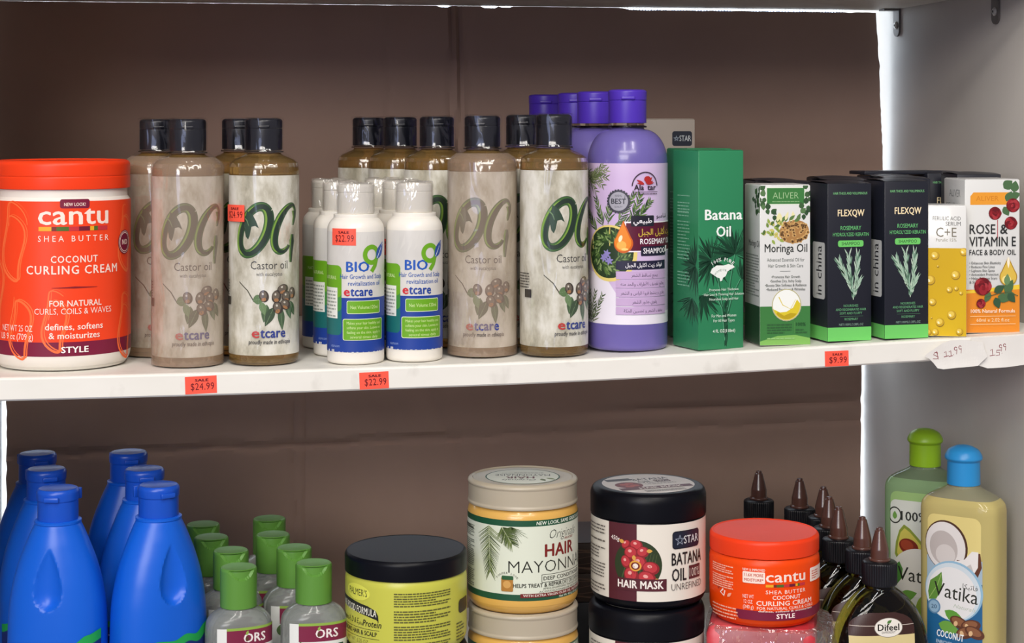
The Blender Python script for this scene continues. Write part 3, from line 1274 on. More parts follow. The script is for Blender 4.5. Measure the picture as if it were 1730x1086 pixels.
def purple_print():
    c = Canvas((-62, 20, 62, 139))
    c.rect(-62, 20, 62, 139, m_lilac)
    GS = ['#3d5a2c', '#55733a', '#708a4c', '#2f4626']
    # white swoosh at the foot
    c.poly([(-62, 20), (62, 20), (62, 28), (10, 30), (-6, 38), (-18, 55), (-40, 60), (-62, 62)], '#e9e3ee')
    with c.cluster():
        for k in range(6):
            sprig(c, -46 + 2 * k, 139 - 3 * k, -70 + 22 * k, 26 - k, ['#6d7a52', '#8a9468', '#59683f'], k, 9, 8, .7)
    with c.cluster():
        for x, y, a, l in ((-20, 92, 110, 22), (-16, 94, 80, 22), (-8, 96, 60, 24), (2, 95, 72, 22), (-26, 88, 130, 20), (4, 96, 50, 20), (-12, 92, 20, 22)):
            sprig(c, x, y, a, l, GS, int(x + 40), 10, 8, .8)
    with c.cluster():
        for k in range(5):
            sprig(c, -40 + 2 * k, 20, 118 - 14 * k, 24, ['#53633f', '#6f7d58', '#3f5030'], 30 + k, 9, 7, .7)
    c.ell(-14.6, 72.5, 21, 21, '#e4cf78')
    c.ell(-15.4, 73, 19, 19, '#263a22')
    with c.cluster():
        for k in range(13):
            a = 360 * k / 13
            sprig(c, -15.4 + 8 * math.cos(R_(a)), 73 + 8 * math.sin(R_(a)), a + 75, 12, GS + ['#8ba267'], 50 + k, 7, 5.4, .8)
    with c.cluster():
        for x, y in ((-17, 72), (-15, 67), (-19.5, 69)):
            for k in range(6):
                c.leaf(x, y, 60 * k + 15, 3.6, 1.7, '#8f86c4', 4)
    # gold and maroon banners
    c.rect(-4, 73.5, 62, 96, '#f1e9f2')
    c.rect(-2, 74.5, 62, 95, '#5a1230')
    c.drop(-4, 80, 7.2, '#c85a12', 17)
    c.drop(-4.3, 80.4, 6.2, '#e8851d', 15)
    c.ell(-5.4, 78.6, 3.6, 3.2, '#f4b04a')
    c.ell(-6.2, 83.5, 1.3, 2.6, '#fde9c0', -20)
    c.ell(-3, 75.6, 2.6, .9, '#f9cf7a')
    c.rrect(1.5, 92.5, 20, 100.5, .8, '#22202e')
    c.txt(arabic('طبيعي'), 10.8, 95, 3.6, '#f3eef4', w=15, b=.03)
    c.txt(arabic('شامبو'), 29, 98.6, 3.4, '#2b2733', w=13, b=.0)
    c.txt(arabic('زيت أكليل الجبل'), 25.5, 86.2, 4.6, '#d3b548', w=37, b=.03)
    c.txt('ROSEMARY OIL', 25.4, 79.4, 4.2, '#fbf6fa', w=34, b=.018)
    c.rrect(9, 70.6, 34, 77.6, .8, '#1f1d33')
    c.txt('SHAMPOO', 21.8, 72.4, 4.2, '#fbf6fa', w=22, b=.025)
    c.rect(33.5, 73, 36, 77.6, '#fbf6fa')
    c.rect(-9.5, 60.6, 33, 67, '#23203a')
    c.txt(arabic('فوائد زيت اكليل الجبل'), 13, 62.6, 3., '#f3eef4', w=31, b=.03)
    for k, s_ in enumerate(('يمنع تساقط الشعر', 'يعالج تقصف الأطراف والحد منه', 'يغذي و ينشط فروة الراس و الشعر', 'يقوي جذور الشعر', 'يخفف الشعر و تحسين الحكة')):
        y = 59.2 - 6.55 * k
        c.rect(-9.5, y - 5.6, 33, y + .1, '#c3a6cd')
        c.txt(arabic(s_), 12.5, y - 3.9, 2.5, '#4a3f57', w=min(37, 1.35 * len(s_)), b=.005)
    # badge and logo
    with c.cluster():
        for k in range(24):
            a = R_(15 * k)
            c.ell(-7.6 + 8 * math.cos(a), 111 + 8 * math.sin(a), 1., 1., '#3c3b46', 0, 8)
    c.ell(-7.6, 111, 8, 8, '#3c3b46')
    c.ell(-7.6, 111, 7, 7, '#a2a0ab')
    c.txt('BEST', -7.6, 109.2, 4., '#33323c', w=11, b=.04)
    c.txt('100%', -7.6, 114.4, 1.7, '#44434d', w=5)
    c.txt('QUALITY', -7.6, 106.4, 1.3, '#5a5963', w=6)
    c.ring(12.5, 121.5, 10.2, 11, .8, '#3a2b38', 5, 175, 30)
    for a, l, wd in ((80, 6.5, 3), (50, 7, 2.4), (25, 6, 1.8), (150, 7, 1.8), (170, 6, 1.4), (10, 6.5, 1.4)):
        c.leaf(12 + (1.5 if a < 90 else -.5), 123.6, a, l, wd, '#b02a2a')
    c.ell(14, 127.4, 2.7, 2.2, '#b02a2a')
    c.txt('Ala', 7.4, 119.4, 4.2, '#2a1c2a', w=7.5, b=.045)
    c.txt('tar', 17.6, 119.4, 4.2, '#2a1c2a', w=7.5, b=.045)
    c.line([(2.5, 118), (23, 118)], .35, '#4a3a48')
    c.microprint(3, 116.2, 22.5, 117.4, 1, '#4a3a48', 2)
    return c


t = thing('shampoo_bottle', 'purple shampoo bottle with lilac label at the front of its file', 'bottle', *on_top(1060, .0485, 2., .02), group='purple shampoo bottles')
b = MB()
dome = [(30.2, 139)] + [(13 + 17.2 * math.cos(R_(a)), 139 + 25 * math.sin(R_(a))) for a in range(8, 89, 8)] + [(13, 164.2)]
b.lathe(prof((0, .8), (24, 0, 2), (30.2, 0, 4), (30.2, 139)) + dome[1:] + [(12.4, 165), (12.4, 167), (0, 167)], m_purp, 96)
b.build('body', t)
b = MB()
b.lathe(prof((12, 165.2), (14.6, 165.4, .4), (14.6, 166.6, .4), (12.6, 167), (12.6, 169), (0, 169)), m_clear, 48)
b.build('neck_ring', t)
b = MB()
b.lathe(prof((13.6, 168.8), (14.3, 168.8, .4), (14.3, 185.4, .25), (14.0, 185.8, .2), (14.5, 186.2, .3), (14.6, 193, 1), (12, 194, .5), (0, 193.4)), m_purpcap, 64)
b.box(-5, -15.4, 186.4, 5, -13.6, 188.6, m_purpcap, .5)
b.build('cap', t)
b = MB()
purple_print().emit(b, cyl_map(30.2), 30.2 * R_(3.6))
b.build('label', t)
for px, Y, ex, lb in ((1006, .112, 0., 'purple shampoo bottle second in its file, just behind the front one'), (972, .176, 0., 'purple shampoo bottle third in its file, cap between two others'),
                      (922, .240, 0., 'purple shampoo bottle deepest in its file, cap above the castor oil caps')):
    loc, rot = on_top(px, Y, ex, .02)
    dup(t, loc, rot, lb)

# ------------------------------------------------------------------ cartons
def faces(w_, d_):
    """print surfaces of an upright carton centred on its base"""
    front = face_map(0, -d_ / 2, 0, 1, 0, 0, -1)
    left = face_map(-w_ / 2, 0, 0, 0, -1, -1, 0)
    return front, left


m_green = mat('green_carton', '#2f8257', .32, spec=.4)
FR = ['#14432c', '#1b5236', '#0f3a26']


def frond(c, x, y, a0, a1, n, l, seed=1, wd=2.6):
    rnd = random.Random(seed)
    with c.cluster():
        for k in range(n):
            a = a0 + (a1 - a0) * (k + .5) / n + rnd.uniform(-4, 4)
            c.leaf(x, y, a, l * rnd.uniform(.8, 1.08), wd, rnd.choice(FR), 5)
            c.line([(x, y), (x + l * .8 * math.cos(R_(a)), y + l * .8 * math.sin(R_(a)))], .25, '#3f9468')


def batana(px, Y, rot, label):
    t = thing('hair_oil_carton', label, 'carton', (x_at(px, Y), Y, shelf_z(x_at(px, Y)) + .0003), R_(rot), group='tall green hair oil cartons')
    W, H = 38.5, 147
    b = MB()
    b.box(-W / 2, -W / 2, 0, W / 2, W / 2, H, m_green, .6)
    front, left = faces(W, W)
    c = Canvas((-W / 2 + .2, 1, W / 2 - .2, H - .5))
    for x, y, a0, a1, n, l, s_ in ((-8, 66, 20, 340, 26, 21, 1), (12, 70, -30, 200, 22, 22, 2), (17, 52, -40, 120, 10, 15, 3), (-16, 41, 200, 350, 12, 20, 4)):
        frond(c, x, y, a0, a1, n, l, s_)
    for p in (((-8, 66), (-2, 50), (2, 28), (4, 2)), ((12, 70), (8, 50), (5, 28), (4, 2)), ((17, 52), (10, 40), (5, 24), (4, 2)), ((-16, 41), (-6, 44), (1, 30), (4, 2))):
        c.line(p, 1.0, '#1b5236', 1.6)
        c.line([(x - .5, y) for x, y in p], .4, '#5fae84', .5)
    for k in range(9):
        c.leaf(3 + 2 * (k % 2), 2 + 3.4 * k, 75 + 30 * (k % 2), 10, 2.4, FR[k % 3], 5)
    c.txt('Batana', 2, 96, 8., '#f2f7f2', w=32, b=.045)
    c.txt('Oil', 2, 83.5, 8., '#f2f7f2', w=12.5, b=.045)
    c.poly([(-9.5, 57), (-8, 60), (-4, 62.2), (2, 62), (6, 63), (10, 62), (11.5, 60.5), (7, 58.6), (5, 56.8), (3.6, 54), (1.4, 53), (.6, 50.8), (-1, 50.4), (-1.4, 52.6), (-4, 53.6), (-6.5, 55.2)], '#eef2ec')
    c.arc_txt('HONDURAS', 1, 50.5, 7.4, 1.7, '#3c6b50', 90, 110)
    c.arc_txt('100% PURE', 1, 52, 13.2, 2.8, '#eef2ec', 90, 84, .02)
    for k, (s_, wd) in enumerate((('Promotes Hair Thickness', 25), ('Hair Loss & Thinning Hair Solution', 34), ('Nourishes Scalp and Hair', 25))):
        c.txt(s_, 2, 43.5 - 3.5 * k, 1.9, '#d7ead9', w=wd, b=.01)
    c.txt('For Men and Women', 2, 24, 2.2, '#d7ead9', w=21, b=.01)
    c.txt('For All Hair Types', 2, 20.4, 2.2, '#d7ead9', w=18, b=.01)
    c.txt('4 FL OZ(118ml)', 2, 12.6, 2.4, '#e6f2e6', w=19, b=.02)
    c.emit(b, front, None, .03)
    c = Canvas((-W / 2 + .2, 1, W / 2 - .2, H - .5))
    frond(c, 15, 62, 80, 300, 18, 22, 7)
    frond(c, 10, 38, 190, 320, 14, 22, 8)
    for k, (y0, y1, n) in enumerate(((113, 115, 1), (98, 110, 5), (101, 103, 1), (66, 96, 12), (46, 58, 5))):
        c.microprint(-12, y0, 6, y1, n, '#7fb696', k + 3, .35)
    c.emit(b, left, None, .03)
    o = b.build('carton_body', t)
    b = MB()
    b.box(-W / 2 + .7, -W / 2 + .6, H, W / 2 - .7, W / 2 - .7, H + .5, m_green, .2)
    b.build('top_flap', t)
    return t


batana(1196, .0305, 14.5, 'tall green hair oil carton with a palm print, front one')
batana(1181, .085, 9., 'tall green hair oil carton hidden behind the front green one')

# pale grey box behind the purple shampoo
m_grey = mat('grey_carton', '#a99d92', .45)
t = thing('pale_carton', 'pale grey carton with a dark badge behind the purple shampoo', 'carton', (x_at(1112, .225), .225, shelf_z(.15) + .0003), R_(-4))
b = MB()
b.box(-28, -20, 0, 28, 20, 170.5, m_grey, .6)
front, left = faces(56, 40)
c = Canvas()
c.rrect(8.4, 148, 25.5, 160.6, 2.2, '#262b3b')
c.rrect(8.7, 148.3, 25.2, 160.3, 2., '#1a2030')
for k in range(5):
    a = R_(90 + 144 * k)
    a2 = R_(90 + 144 * (k + 1))
    c.line([(12 + 2.4 * math.cos(a), 154.3 + 2.4 * math.sin(a)), (12 + 2.4 * math.cos(a2), 154.3 + 2.4 * math.sin(a2))], .35, '#8f9aa8')
c.txt('STAR', 19.6, 152.2, 5., '#c9ced2', w=10, b=.01)
c.emit(b, front, None, .03)
b.build('carton_body', t)
b = MB()
b.box(-27.2, -19.2, 170.5, 27.2, 19.2, 171.2, m_grey, .2)
b.build('top_flap', t)

# moringa carton
m_cwhite = mat('white_carton', '#d9d9d6', .3, coat=.3)
m_cgreen = mat('mid_green_print', '#3c7a3d', .3, coat=.3)
t = thing('face_oil_carton', 'white and green carton with a leaf print beside the tall green carton', 'carton', (x_at(1313, .031), .031, shelf_z(.215) + .0003), R_(-.5))
W, H = 39, 119
b = MB()
b.box(-W / 2, -W / 2, 0, W / 2, W / 2, H, m_cwhite, .5)
front, left = faces(W, W)
c = Canvas((-W / 2 + .1, .3, W / 2 - .1, H - .2))
c.rect(-W / 2, 0, W / 2, 29, m_cgreen)
c.poly([(-W / 2, 0), (W / 2, 0), (W / 2, 5), (8, 7.5), (-6, 7), (-W / 2, 3)], '#7fb55a')
c.rect(-14.6, 104.6, 15.4, 117.6, '#dfe9d2')
c.rect(-14, 105.2, 14.8, 117, m_cgreen)
c.txt('ALIVER', .4, 109.2, 5, '#9fc08f', w=20, b=-.01)
c.microprint(-10, 106.6, 11, 108, 1, '#82ab74', 3)
LF = ['#3d5e38', '#56784a', '#2f4d2f']
with c.cluster():
    for x, y in ((-18, 116), (-16.5, 111), (-18, 106), (-15, 102.5), (-11, 101), (-9, 98), (18, 116), (16.8, 111), (17.5, 105), (15, 101.5), (13.5, 98.5), (18.4, 99)):
        c.leaf(x - 1.6, y, 70 + 40 * math.sin(x * y), 5.4, 4.2, LF[int(abs(x * 7)) % 3], 6)
        c.leaf(x + 1, y - 1, -60 + 50 * math.cos(x * y), 4.4, 3.4, LF[int(abs(y)) % 3], 6)
rnd = random.Random(8)
with c.cluster():
    for k in range(34):
        a, r = rnd.uniform(0, 6.28), rnd.uniform(0, 1) ** .6
        x, y = -7.5 + 9 * r * math.cos(a), 85 + 7 * r * math.sin(a)
        c.leaf(x, y, rnd.uniform(0, 360), 4.2, 2.2, rnd.choice(['#6f8a3a', '#93a84c', '#4d6a35', '#c9bf6a']), 5)
c.ell(7, 84.5, 11.5, 8.6, '#a97b46', 8)
with c.cluster():
    for k in range(44):
        a, r = rnd.uniform(0, 6.28), rnd.uniform(0, 1) ** .5
        x, y = 7 + 10.8 * r * math.cos(a), 84.6 + 8.6 * r * math.sin(a)
        c.ell(x, y, 1.7, 1.4, '#caa063', rnd.uniform(0, 180), 10)
        c.ell(x + .2, y - .2, .8, .7, '#5f3f22', 0, 8)
for x, y, a in ((-6, 92, 80), (-3, 92, 100), (4, 92, 60), (6, 93, 90), (0, 93, 70)):
    c.leaf(x, y, a, 7, 2.4, '#e6dfa6', 5)
    c.leaf(x + 3, y, a - 30, 6, 2.6, '#5b7a44', 5)
c.txt('Moringa Oil', .6, 69.4, 6.4, '#232825', w=33, b=.015)
c.txt('Advanced Essential Oil for', .4, 62.4, 2.7, '#6b716c', w=29)
c.txt('Hair Growth & Skin Care', .4, 58, 2.7, '#6b716c', w=27)
c.rect(-4, 55, 4, 55.3, '#7b807b')
for k, (s_, wd) in enumerate((('•Promotes Hair Growth', 22), ('•Soothes Dry, Itchy Scalp', 24), ('•Boosts Skin Softness & Radiance', 32), ('•Reduced Fine Lines & Wrinkles', 30))):
    c.txt(s_, .4, 50 - 3.1 * k, 2.1, '#4e544f', w=wd, b=.01)
c.ell(1, 30, 11.4, 12, '#e7e5d2')
c.ell(1, 30, 10.6, 11.2, '#eef0ea')
c.poly([(-9.3, 27)] + [(1 + 10.6 * math.cos(R_(a)), 30 + 11.2 * math.sin(R_(a))) for a in range(195, 366, 10)] + [(9, 34), (6, 28), (1, 25), (-4, 24.5)], '#d8c22c')
c.poly([(-6, 25)] + [(1 + 9.6 * math.cos(R_(a)), 29 + 9.6 * math.sin(R_(a))) for a in range(215, 330, 10)] + [(4, 24), (-1, 22)], '#b79d17')
c.line([(-5, 36), (-2, 30), (4, 27), (8, 34)], .7, '#d8c22c', .3)
c.ring(1, 30, 11, 11.6, .5, '#a9a26a')
c.microprint(-14, 9, 5, 17, 4, '#2f5e33', 6)
c.rect(7, 9, 7.3, 17.5, '#5a9150')
c.txt('100%', 12, 14.4, 2.6, '#20482a', w=7.5, b=.02)
c.microprint(8, 9, 17, 13, 2, '#2f5e33', 9)
c.microprint(-14, 4.6, 16, 7, 1, '#8fbf75', 12)
c.emit(b, front, None, .03)
c = Canvas((-W / 2 + .1, .3, W / 2 - .1, H - .2))
c.rect(-W / 2, 0, W / 2, 29, '#27482f')
with c.cluster():
    for x, y in ((17, 114), (14, 110), (17, 106), (10, 112), (12, 105), (5, 108), (16, 99), (9, 101)):
        c.leaf(x, y, 60 * math.sin(x * y), 6, 4.4, LF[int(abs(x * 7)) % 3], 6)
        c.leaf(x, y, 120 + 60 * math.cos(x * y), 5, 4, LF[int(abs(y)) % 3], 6)
c.txt('Moringa Oil', 5, 73, 5, '#2d322f', w=27, b=.03)
c.microprint(-16, 36, 17, 68, 15, '#8a8f8b', 5)
c.emit(b, left, None, .03)
b.build('carton_body', t)
b = MB()
b.box(-W / 2 + .7, -W / 2 + .6, H, W / 2 - .7, W / 2 - .7, H + .5, m_cwhite, .2)
b.build('top_flap', t)

# black shampoo cartons
m_black = mat('black_carton', '#1d1f29', .38, coat=.15)
MINT = '#6fca66'
WF, DF, HF = 36, 36, 118


def flex(px, Y, rot, label):
    x = x_at(px, Y)
    t = thing('shampoo_carton', label, 'carton', (x, Y, max(shelf_z(x - .014), shelf_z(x + .014)) + .0003), R_(rot), group='black shampoo cartons')
    b = MB()
    b.box(-WF / 2, -DF / 2, 0, WF / 2, DF / 2, HF, m_black, .4)
    front, left = faces(WF, DF)
    c = Canvas((-WF / 2 + .1, .2, WF / 2 - .1, HF))
    c.rect(-WF / 2, 0, WF / 2, 10.4, MINT)
    c.txt('HAIR THICK AND VOLUMINOUS', .6, 109.8, 1.9, '#76b97c', w=28, b=.02)
    c.txt('FLEXQW', 1.2, 93.6, 5.2, '#f3dfb4', w=22, b=.035)
    c.txt('ROSEMARY', 1, 83.2, 3.2, '#68bd74', w=17, b=.012)
    c.txt('HYDROLYZED KERATIN', 1, 78.6, 2.8, '#68bd74', w=29.5, b=.012)
    c.rrect(-9.6, 70.6, 11.4, 75.4, 1.6, MINT)
    c.txt('SHAMPOO', .9, 71.8, 2.6, '#1c2a22', w=15)
    cols = ['#7fa08a', '#a9c3ad', '#5d8069', '#c3d6c2', '#8fb09a']
    rnd = random.Random(4)
    stems = (((3, 31), (2, 40), (0, 52), (-1, 64)), ((3, 34), (5, 45), (6, 55), (6.5, 62)), ((2.6, 36), (-1, 44), (-5, 52), (-8, 58)), ((3, 32), (5, 38), (7, 44)))
    with c.cluster():
        for p in stems:
            c.line(p, .7, '#b9cbb4', .4)
            for (xa, ya), (xb, yb) in zip(p, p[1:]):
                a = math.degrees(math.atan2(yb - ya, xb - xa))
                for k in range(6):
                    q = (k + .5) / 6
                    for sg in (-1, 1):
                        c.leaf(xa + (xb - xa) * q, ya + (yb - ya) * q, a + sg * rnd.uniform(8, 24), rnd.uniform(6, 9) * (.55 if ya < 38 else 1), 1.15, rnd.choice(cols), 4)
    for k, (s_, wd) in enumerate((('NOURISHES', 12), ('AND REGENERATES HAIR', 25), ('SOFT AND FLUFFY', 18.5))):
        c.txt(s_, 1, 25.6 - 2.8 * k, 1.9, '#68a878', w=wd, b=.01)
    c.rect(-8, 18.4, 11, 18.65, '#4f7a5c')
    c.txt('ROSEMARY', 1.2, 15.6, 1.9, '#68a878', w=11, b=.01)
    c.txt('NET:100ML/3.38FL.OZ', 1.2, 12.2 - .6, 1.8, '#7f9a8c', w=20, b=.01)
    c.emit(b, front, None, .03)
    c = Canvas((-DF / 2 + .1, .2, DF / 2 - .1, HF))
    c.rect(-DF / 2, 0, DF / 2, 10.4, MINT)
    c.emit(b, left, None, .03)
    b.build('carton_body', t)
    # sticker with the country of origin down the left side
    b = MB()
    c = Canvas()
    c.rrect(-7, 31, 13.5, 74, 2.5, '#cfd0cc')
    c.txt('Made in china', 8.4, 32.5, 9.5, '#22242a', w=62, al='L', rot=90)
    cc = Canvas((-8, 31, 14, 73.6))
    cc.rrect(-7, 31, 13.5, 74, 2.5, '#cfd0cc')
    cc.txt('in china', 8., 34, 9.5, '#22242a', w=37, al='L', rot=90)
    cc.emit(b, left, None, .15)
    b.build('origin_sticker', t)
    # the bowed tuck flap
    b = MB()
    rows = []
    for j in range(9):
        v = j / 8
        rows.append([(-WF / 2 + .4 + (WF - .8) * i / 10, -DF / 2 + .2 + (DF - .4) * v, HF + .05 + 2.0 * math.sin(math.pi * v) ** .8 * (.55 + .45 * math.cos(math.pi * (i / 10 - .45)))) for i in range(11)])
    b.grid(rows, m_black, False, True)
    b.build('top_flap', t)
    return t


fx = flex(1417, .0295, 6.5, 'black shampoo carton at the front beside the white and green carton')
for px, Y, rot, lb in ((1513, .0255, 5., 'black shampoo carton at the front beside the small yellow carton'),
                       (1421, .0700, 5., 'black shampoo carton directly behind the front left black one'),
                       (1519, .0655, 2., 'black shampoo carton directly behind the front right black one, edge showing at its right'),
                       (1327, .0790, 5., 'black shampoo carton directly behind the white and green carton'),
                       (1300, .1230, 2., 'black shampoo carton deeper in behind the white and green carton'),
                       (1410, .1130, -2., 'black shampoo carton third from the front in the left black file'),
                       (1497, .1100, 1., 'black shampoo carton third from the front in the right black file'),
                       (1640, .0850, -3., 'black shampoo carton directly behind the rose print carton'),
                       (1585, .1300, 3., 'black shampoo carton against the side panel, deepest in of the black ones')):
    x = x_at(px, Y)
    dup(fx, (x, Y, max(shelf_z(x - .014), shelf_z(x + .014)) + .0003), R_(rot), lb)
t = thing('flat_carton', 'dark flat carton lying on top of the black shampoo cartons at the back', 'carton', (x_at(1515, .128), .128, shelf_z(.3) + .1206), R_(6))
b = MB()
b.box(-36, -14, 0, 34, 14, 2.6, m_black, .4)
b.build('carton_body', t)
b = MB()
b.box(-35, -13.4, 2.6, 33.2, 13.4, 2.9, m_black, .1)
b.build('top_flap', t)

# small yellow serum carton
m_gold = mottled('golden_liquid_print', [(.3, '#c19a0c'), (.5, '#d1a90f'), (.7, '#dcb81e')], 9., .3, 2., (1, 1, .6))
t = thing('serum_carton', 'small white and yellow carton with printed drops', 'carton', (x_at(1595, .0195), .0195, shelf_z(.345) + .0003), R_(-20))
W, H = 31, 98.5
b = MB()
b.box(-W / 2, -14, 0, W / 2, 14, H, m_cwhite, .5)
front, left = faces(W, 28)
c = Canvas((-W / 2 + .1, .3, W / 2 - .1, H - .2))
c.rect(-W / 2, 0, W / 2, 66.5, m_gold)
c.txt('FERULIC ACID', 11.4, 87.4, 3.2, '#6a6a68', w=20.5, al='R', b=.005)
c.txt('SERUM', 11.4, 83.4, 3.2, '#6a6a68', w=11, al='R', b=.005)
c.txt('C+E', .8, 75, 7.4, '#7d7767', w=15)
c.txt('Ferulic 15%', .8, 71.6, 2.5, '#9a9482', w=15)
for x, y, r in ((-7.6, 61, 3.0), (13.5, 64, 2.8), (7.5, 46.5, 3.2), (-11, 42.5, 3.4), (3, 35.5, 2.2), (8, 36.4, 1.6), (11.5, 33, 1.3), (-9.4, 26, 2.6), (4.6, 16.5, 3.1), (-4, 10.8, 3), (-12.6, 3.2, 2.2), (-7.4, 3.4, 2.4), (10.4, 4, 2.4), (-5.4, 53, .7), (-10, 14, .5)):
    c.ell(x + .2, y - .3, r * 1.05, r * 1.1, '#8a6a08', 0, 20)
    c.ell(x, y, r, r, '#c79d15', 0, 20)
    c.ell(x - .1 * r, y + .15 * r, r * .72, r * .7, '#e3c24a', 0, 18)
    c.ell(x - .3 * r, y - .15 * r, r * .25, r * .38, '#f7ecb8', 30, 10)
c.emit(b, front, None, .03)
c = Canvas((-13.9, .3, 13.9, H - .2))
c.rect(-14, 0, 14, 66.5, m_gold)
c.emit(b, left, None, .03)
b.build('carton_body', t)
b = MB()
b.box(-W / 2 + .7, -13.4, H, W / 2 - .7, 13.3, H + .4, m_cwhite, .15)
b.build('top_flap', t)

# rose carton
t = thing('face_oil_carton', 'white and orange carton with a red rose print at the right end', 'carton', (x_at(1658, .037), .037, shelf_z(.372) + .0003), R_(-2.5))
W, H = 43.5, 116.5
m_orange = mat('orange_print', '#e08a28', .3, coat=.3)
b = MB()
b.box(-W / 2, -W / 2, 0, W / 2, W / 2, H, m_cwhite, .5)
front, left = faces(W, W)


def rose(c, x, y, r, seed=1):
    rnd = random.Random(seed)
    c.ell(x, y, r, r, '#6f111b', 0, 20)
    for k in range(16):
        a = k * 2.4
        q = r * (1 - k / 18)
        c.ell(x + .35 * q * math.cos(a), y + .35 * q * math.sin(a), q * .72, q * .55, rnd.choice(['#98222b', '#7f1620', '#a8353b', '#65101a']), math.degrees(a), 16)


LG = ['#4a6b45', '#6a8a5c', '#35543a', '#7f9a70']
c = Canvas((-W / 2 + .1, .3, W / 2 - .1, H - .2))
c.rect(-W / 2, 0, W / 2, 33, m_orange)
c.poly([(-W / 2, 32), (W / 2, 36.6), (W / 2, 33), (-W / 2, 30)], '#ecc83a')
c.poly([(-17.5, 97.5), (13, 97.5), (13, 107), (-15, 107), (-17.5, 104)], '#e79a30')
c.rect(11, 97.5, 14, 107, '#e79a30')
c.txt('ALIVER', -4, 100.5, 4, '#cf7f1f', w=18)
for x, y, a, l, wd in ((11, 100, 60, 9, 6), (14, 103, 20, 9, 6), (9, 110, 40, 9, 8), (17, 107, 80, 9, 7), (9, 96, -60, 8, 6), (6, 92, 200, 7, 5), (16, 96, 100, 8, 6)):
    c.leaf(x, y, a, l, wd, LG[int(a) % 4], 6)
rose(c, 16.4, 97, 5.4, 2)
rose(c, 2, 91, 5, 3)
rose(c, 14.5, 83.5, 5, 4)
c.line([(4, 86), (4, 72)], .5, '#b0404a')
c.txt('ROSE', -8, 75.5, 7.6, '#2a2c2c', w=20.5, b=.018)
c.txt('&', 9, 75.5, 7.6, '#2a2c2c', w=6, b=.03)
c.txt('VITAMIN E', 0, 66, 7.6, '#2a2c2c', w=37, b=.018)
c.txt('FACE & BODY OIL', 0, 59.4, 4.2, '#2a2c2c', w=37, b=.02)
for k, (s_, wd) in enumerate((('• Enhances Skin Elasticity', 25), ('• Reduces Fine Lines', 20), ('• Lightens Skin Spots', 20), ('• Antioxidant Protection', 23), ('• Helps Reduces Scars', 22), ('   & Stretch Marks', 17))):
    c.txt(s_, -18.4, 52.4 - 2.9 * k, 2., '#4c4f4f', w=wd, al='L', b=.01)
c.drop(12.4, 42.5, 7, '#a9821c', 15.5)
c.drop(12.4, 42.5, 6.3, '#d9b74c', 14)
c.ell(11, 40.4, 3.6, 3.2, '#f0dc8e')
c.leaf(12.4, 58, -90, 9, 2.2, '#f4ead0', 5)
for x, y, a, l, wd in ((1, 31, 30, 10, 6), (4, 28, -20, 10, 7), (10, 30, 60, 12, 7), (9, 29, 0, 9, 6), (2, 27, -70, 9, 6), (12, 30, -50, 9, 6), (-2, 31, -120, 9, 5), (11, 36, 85, 9, 5)):
    c.leaf(x, y, a, l, wd, LG[int(abs(a)) % 4], 6)
c.line([(-6, 27), (4, 30), (13, 31), (20, 28)], .6, '#4a5a3a')
rose(c, -8, 35.5, 6.8, 5)
rose(c, -9.5, 22.5, 3.6, 6)
c.txt('100% Natural Formula', 0, 15.4, 2.9, '#fbeedb', w=35, b=.015)
c.rect(-18, 12.6, 18, 12.9, '#f7dcb0')
c.txt('60ml e 2.02 fl.oz', 0, 8.6, 2.7, '#f9dfb4', w=26)
c.rect(-18, 6.6, 18, 6.9, '#f7dcb0')
c.emit(b, front, None, .03)
c = Canvas((-W / 2 + .1, .3, W / 2 - .1, H - .2))
c.rect(-W / 2, 0, W / 2, 33, '#c9701a')
c.txt('ALIVER', 1, 103, 6, '#77797a', w=23, b=-.01)
c.txt('ROSE & VITAMIN E OIL', 1, 95.5, 2.8, '#6c6e70', w=36, b=.02)
c.microprint(-18, 40, 18, 92, 19, '#a5a8a9', 7)
c.emit(b, left, None, .03)
b.build('carton_body', t)
b = MB()
b.box(-W / 2 + .7, -W / 2 + .6, H, W / 2 - .7, W / 2 - .7, H + .5, m_cwhite, .2)
b.build('top_flap', t)

# ------------------------------------------------------------------ price stickers and paper tags on the shelf edge
def edge_sticker(px, py, w_, h_, price, label, rot=0., fs=0):
    x, z = x_at(px, 0), z_at(px, py, 0)
    b = MB()
    c = sticker_canvas(w_, h_, price)
    c.emit(b, face_map(0, 0, 0, 1, 0, 0, -1), None, .12)
    mi = b.mat(c.ops[0][1])
    o = b.build('price_sticker')
    o.location = (x, -.0001, z)
    o.rotation_euler = (0, R_(-rot), 0)
    tag(o, label, 'price sticker', 'red price stickers on the shelf edge')


edge_sticker(339.5, 650, 21.8, 12.2, '$24.99', 'red price sticker on the shelf edge below the castor oil bottles at the left', 1.8)
edge_sticker(632, 642.5, 20.8, 12., '$22.99', 'red price sticker on the shelf edge below the small white bottles', 2.)
edge_sticker(1413.5, 605.5, 18.4, 11.4, '$9.99', 'red price sticker on the shelf edge below the black shampoo cartons', 1.)

m_paper = mottled('tag_paper', [(.3, '#dedad4'), (.7, '#e8e5df')], 20., .7, 3.)


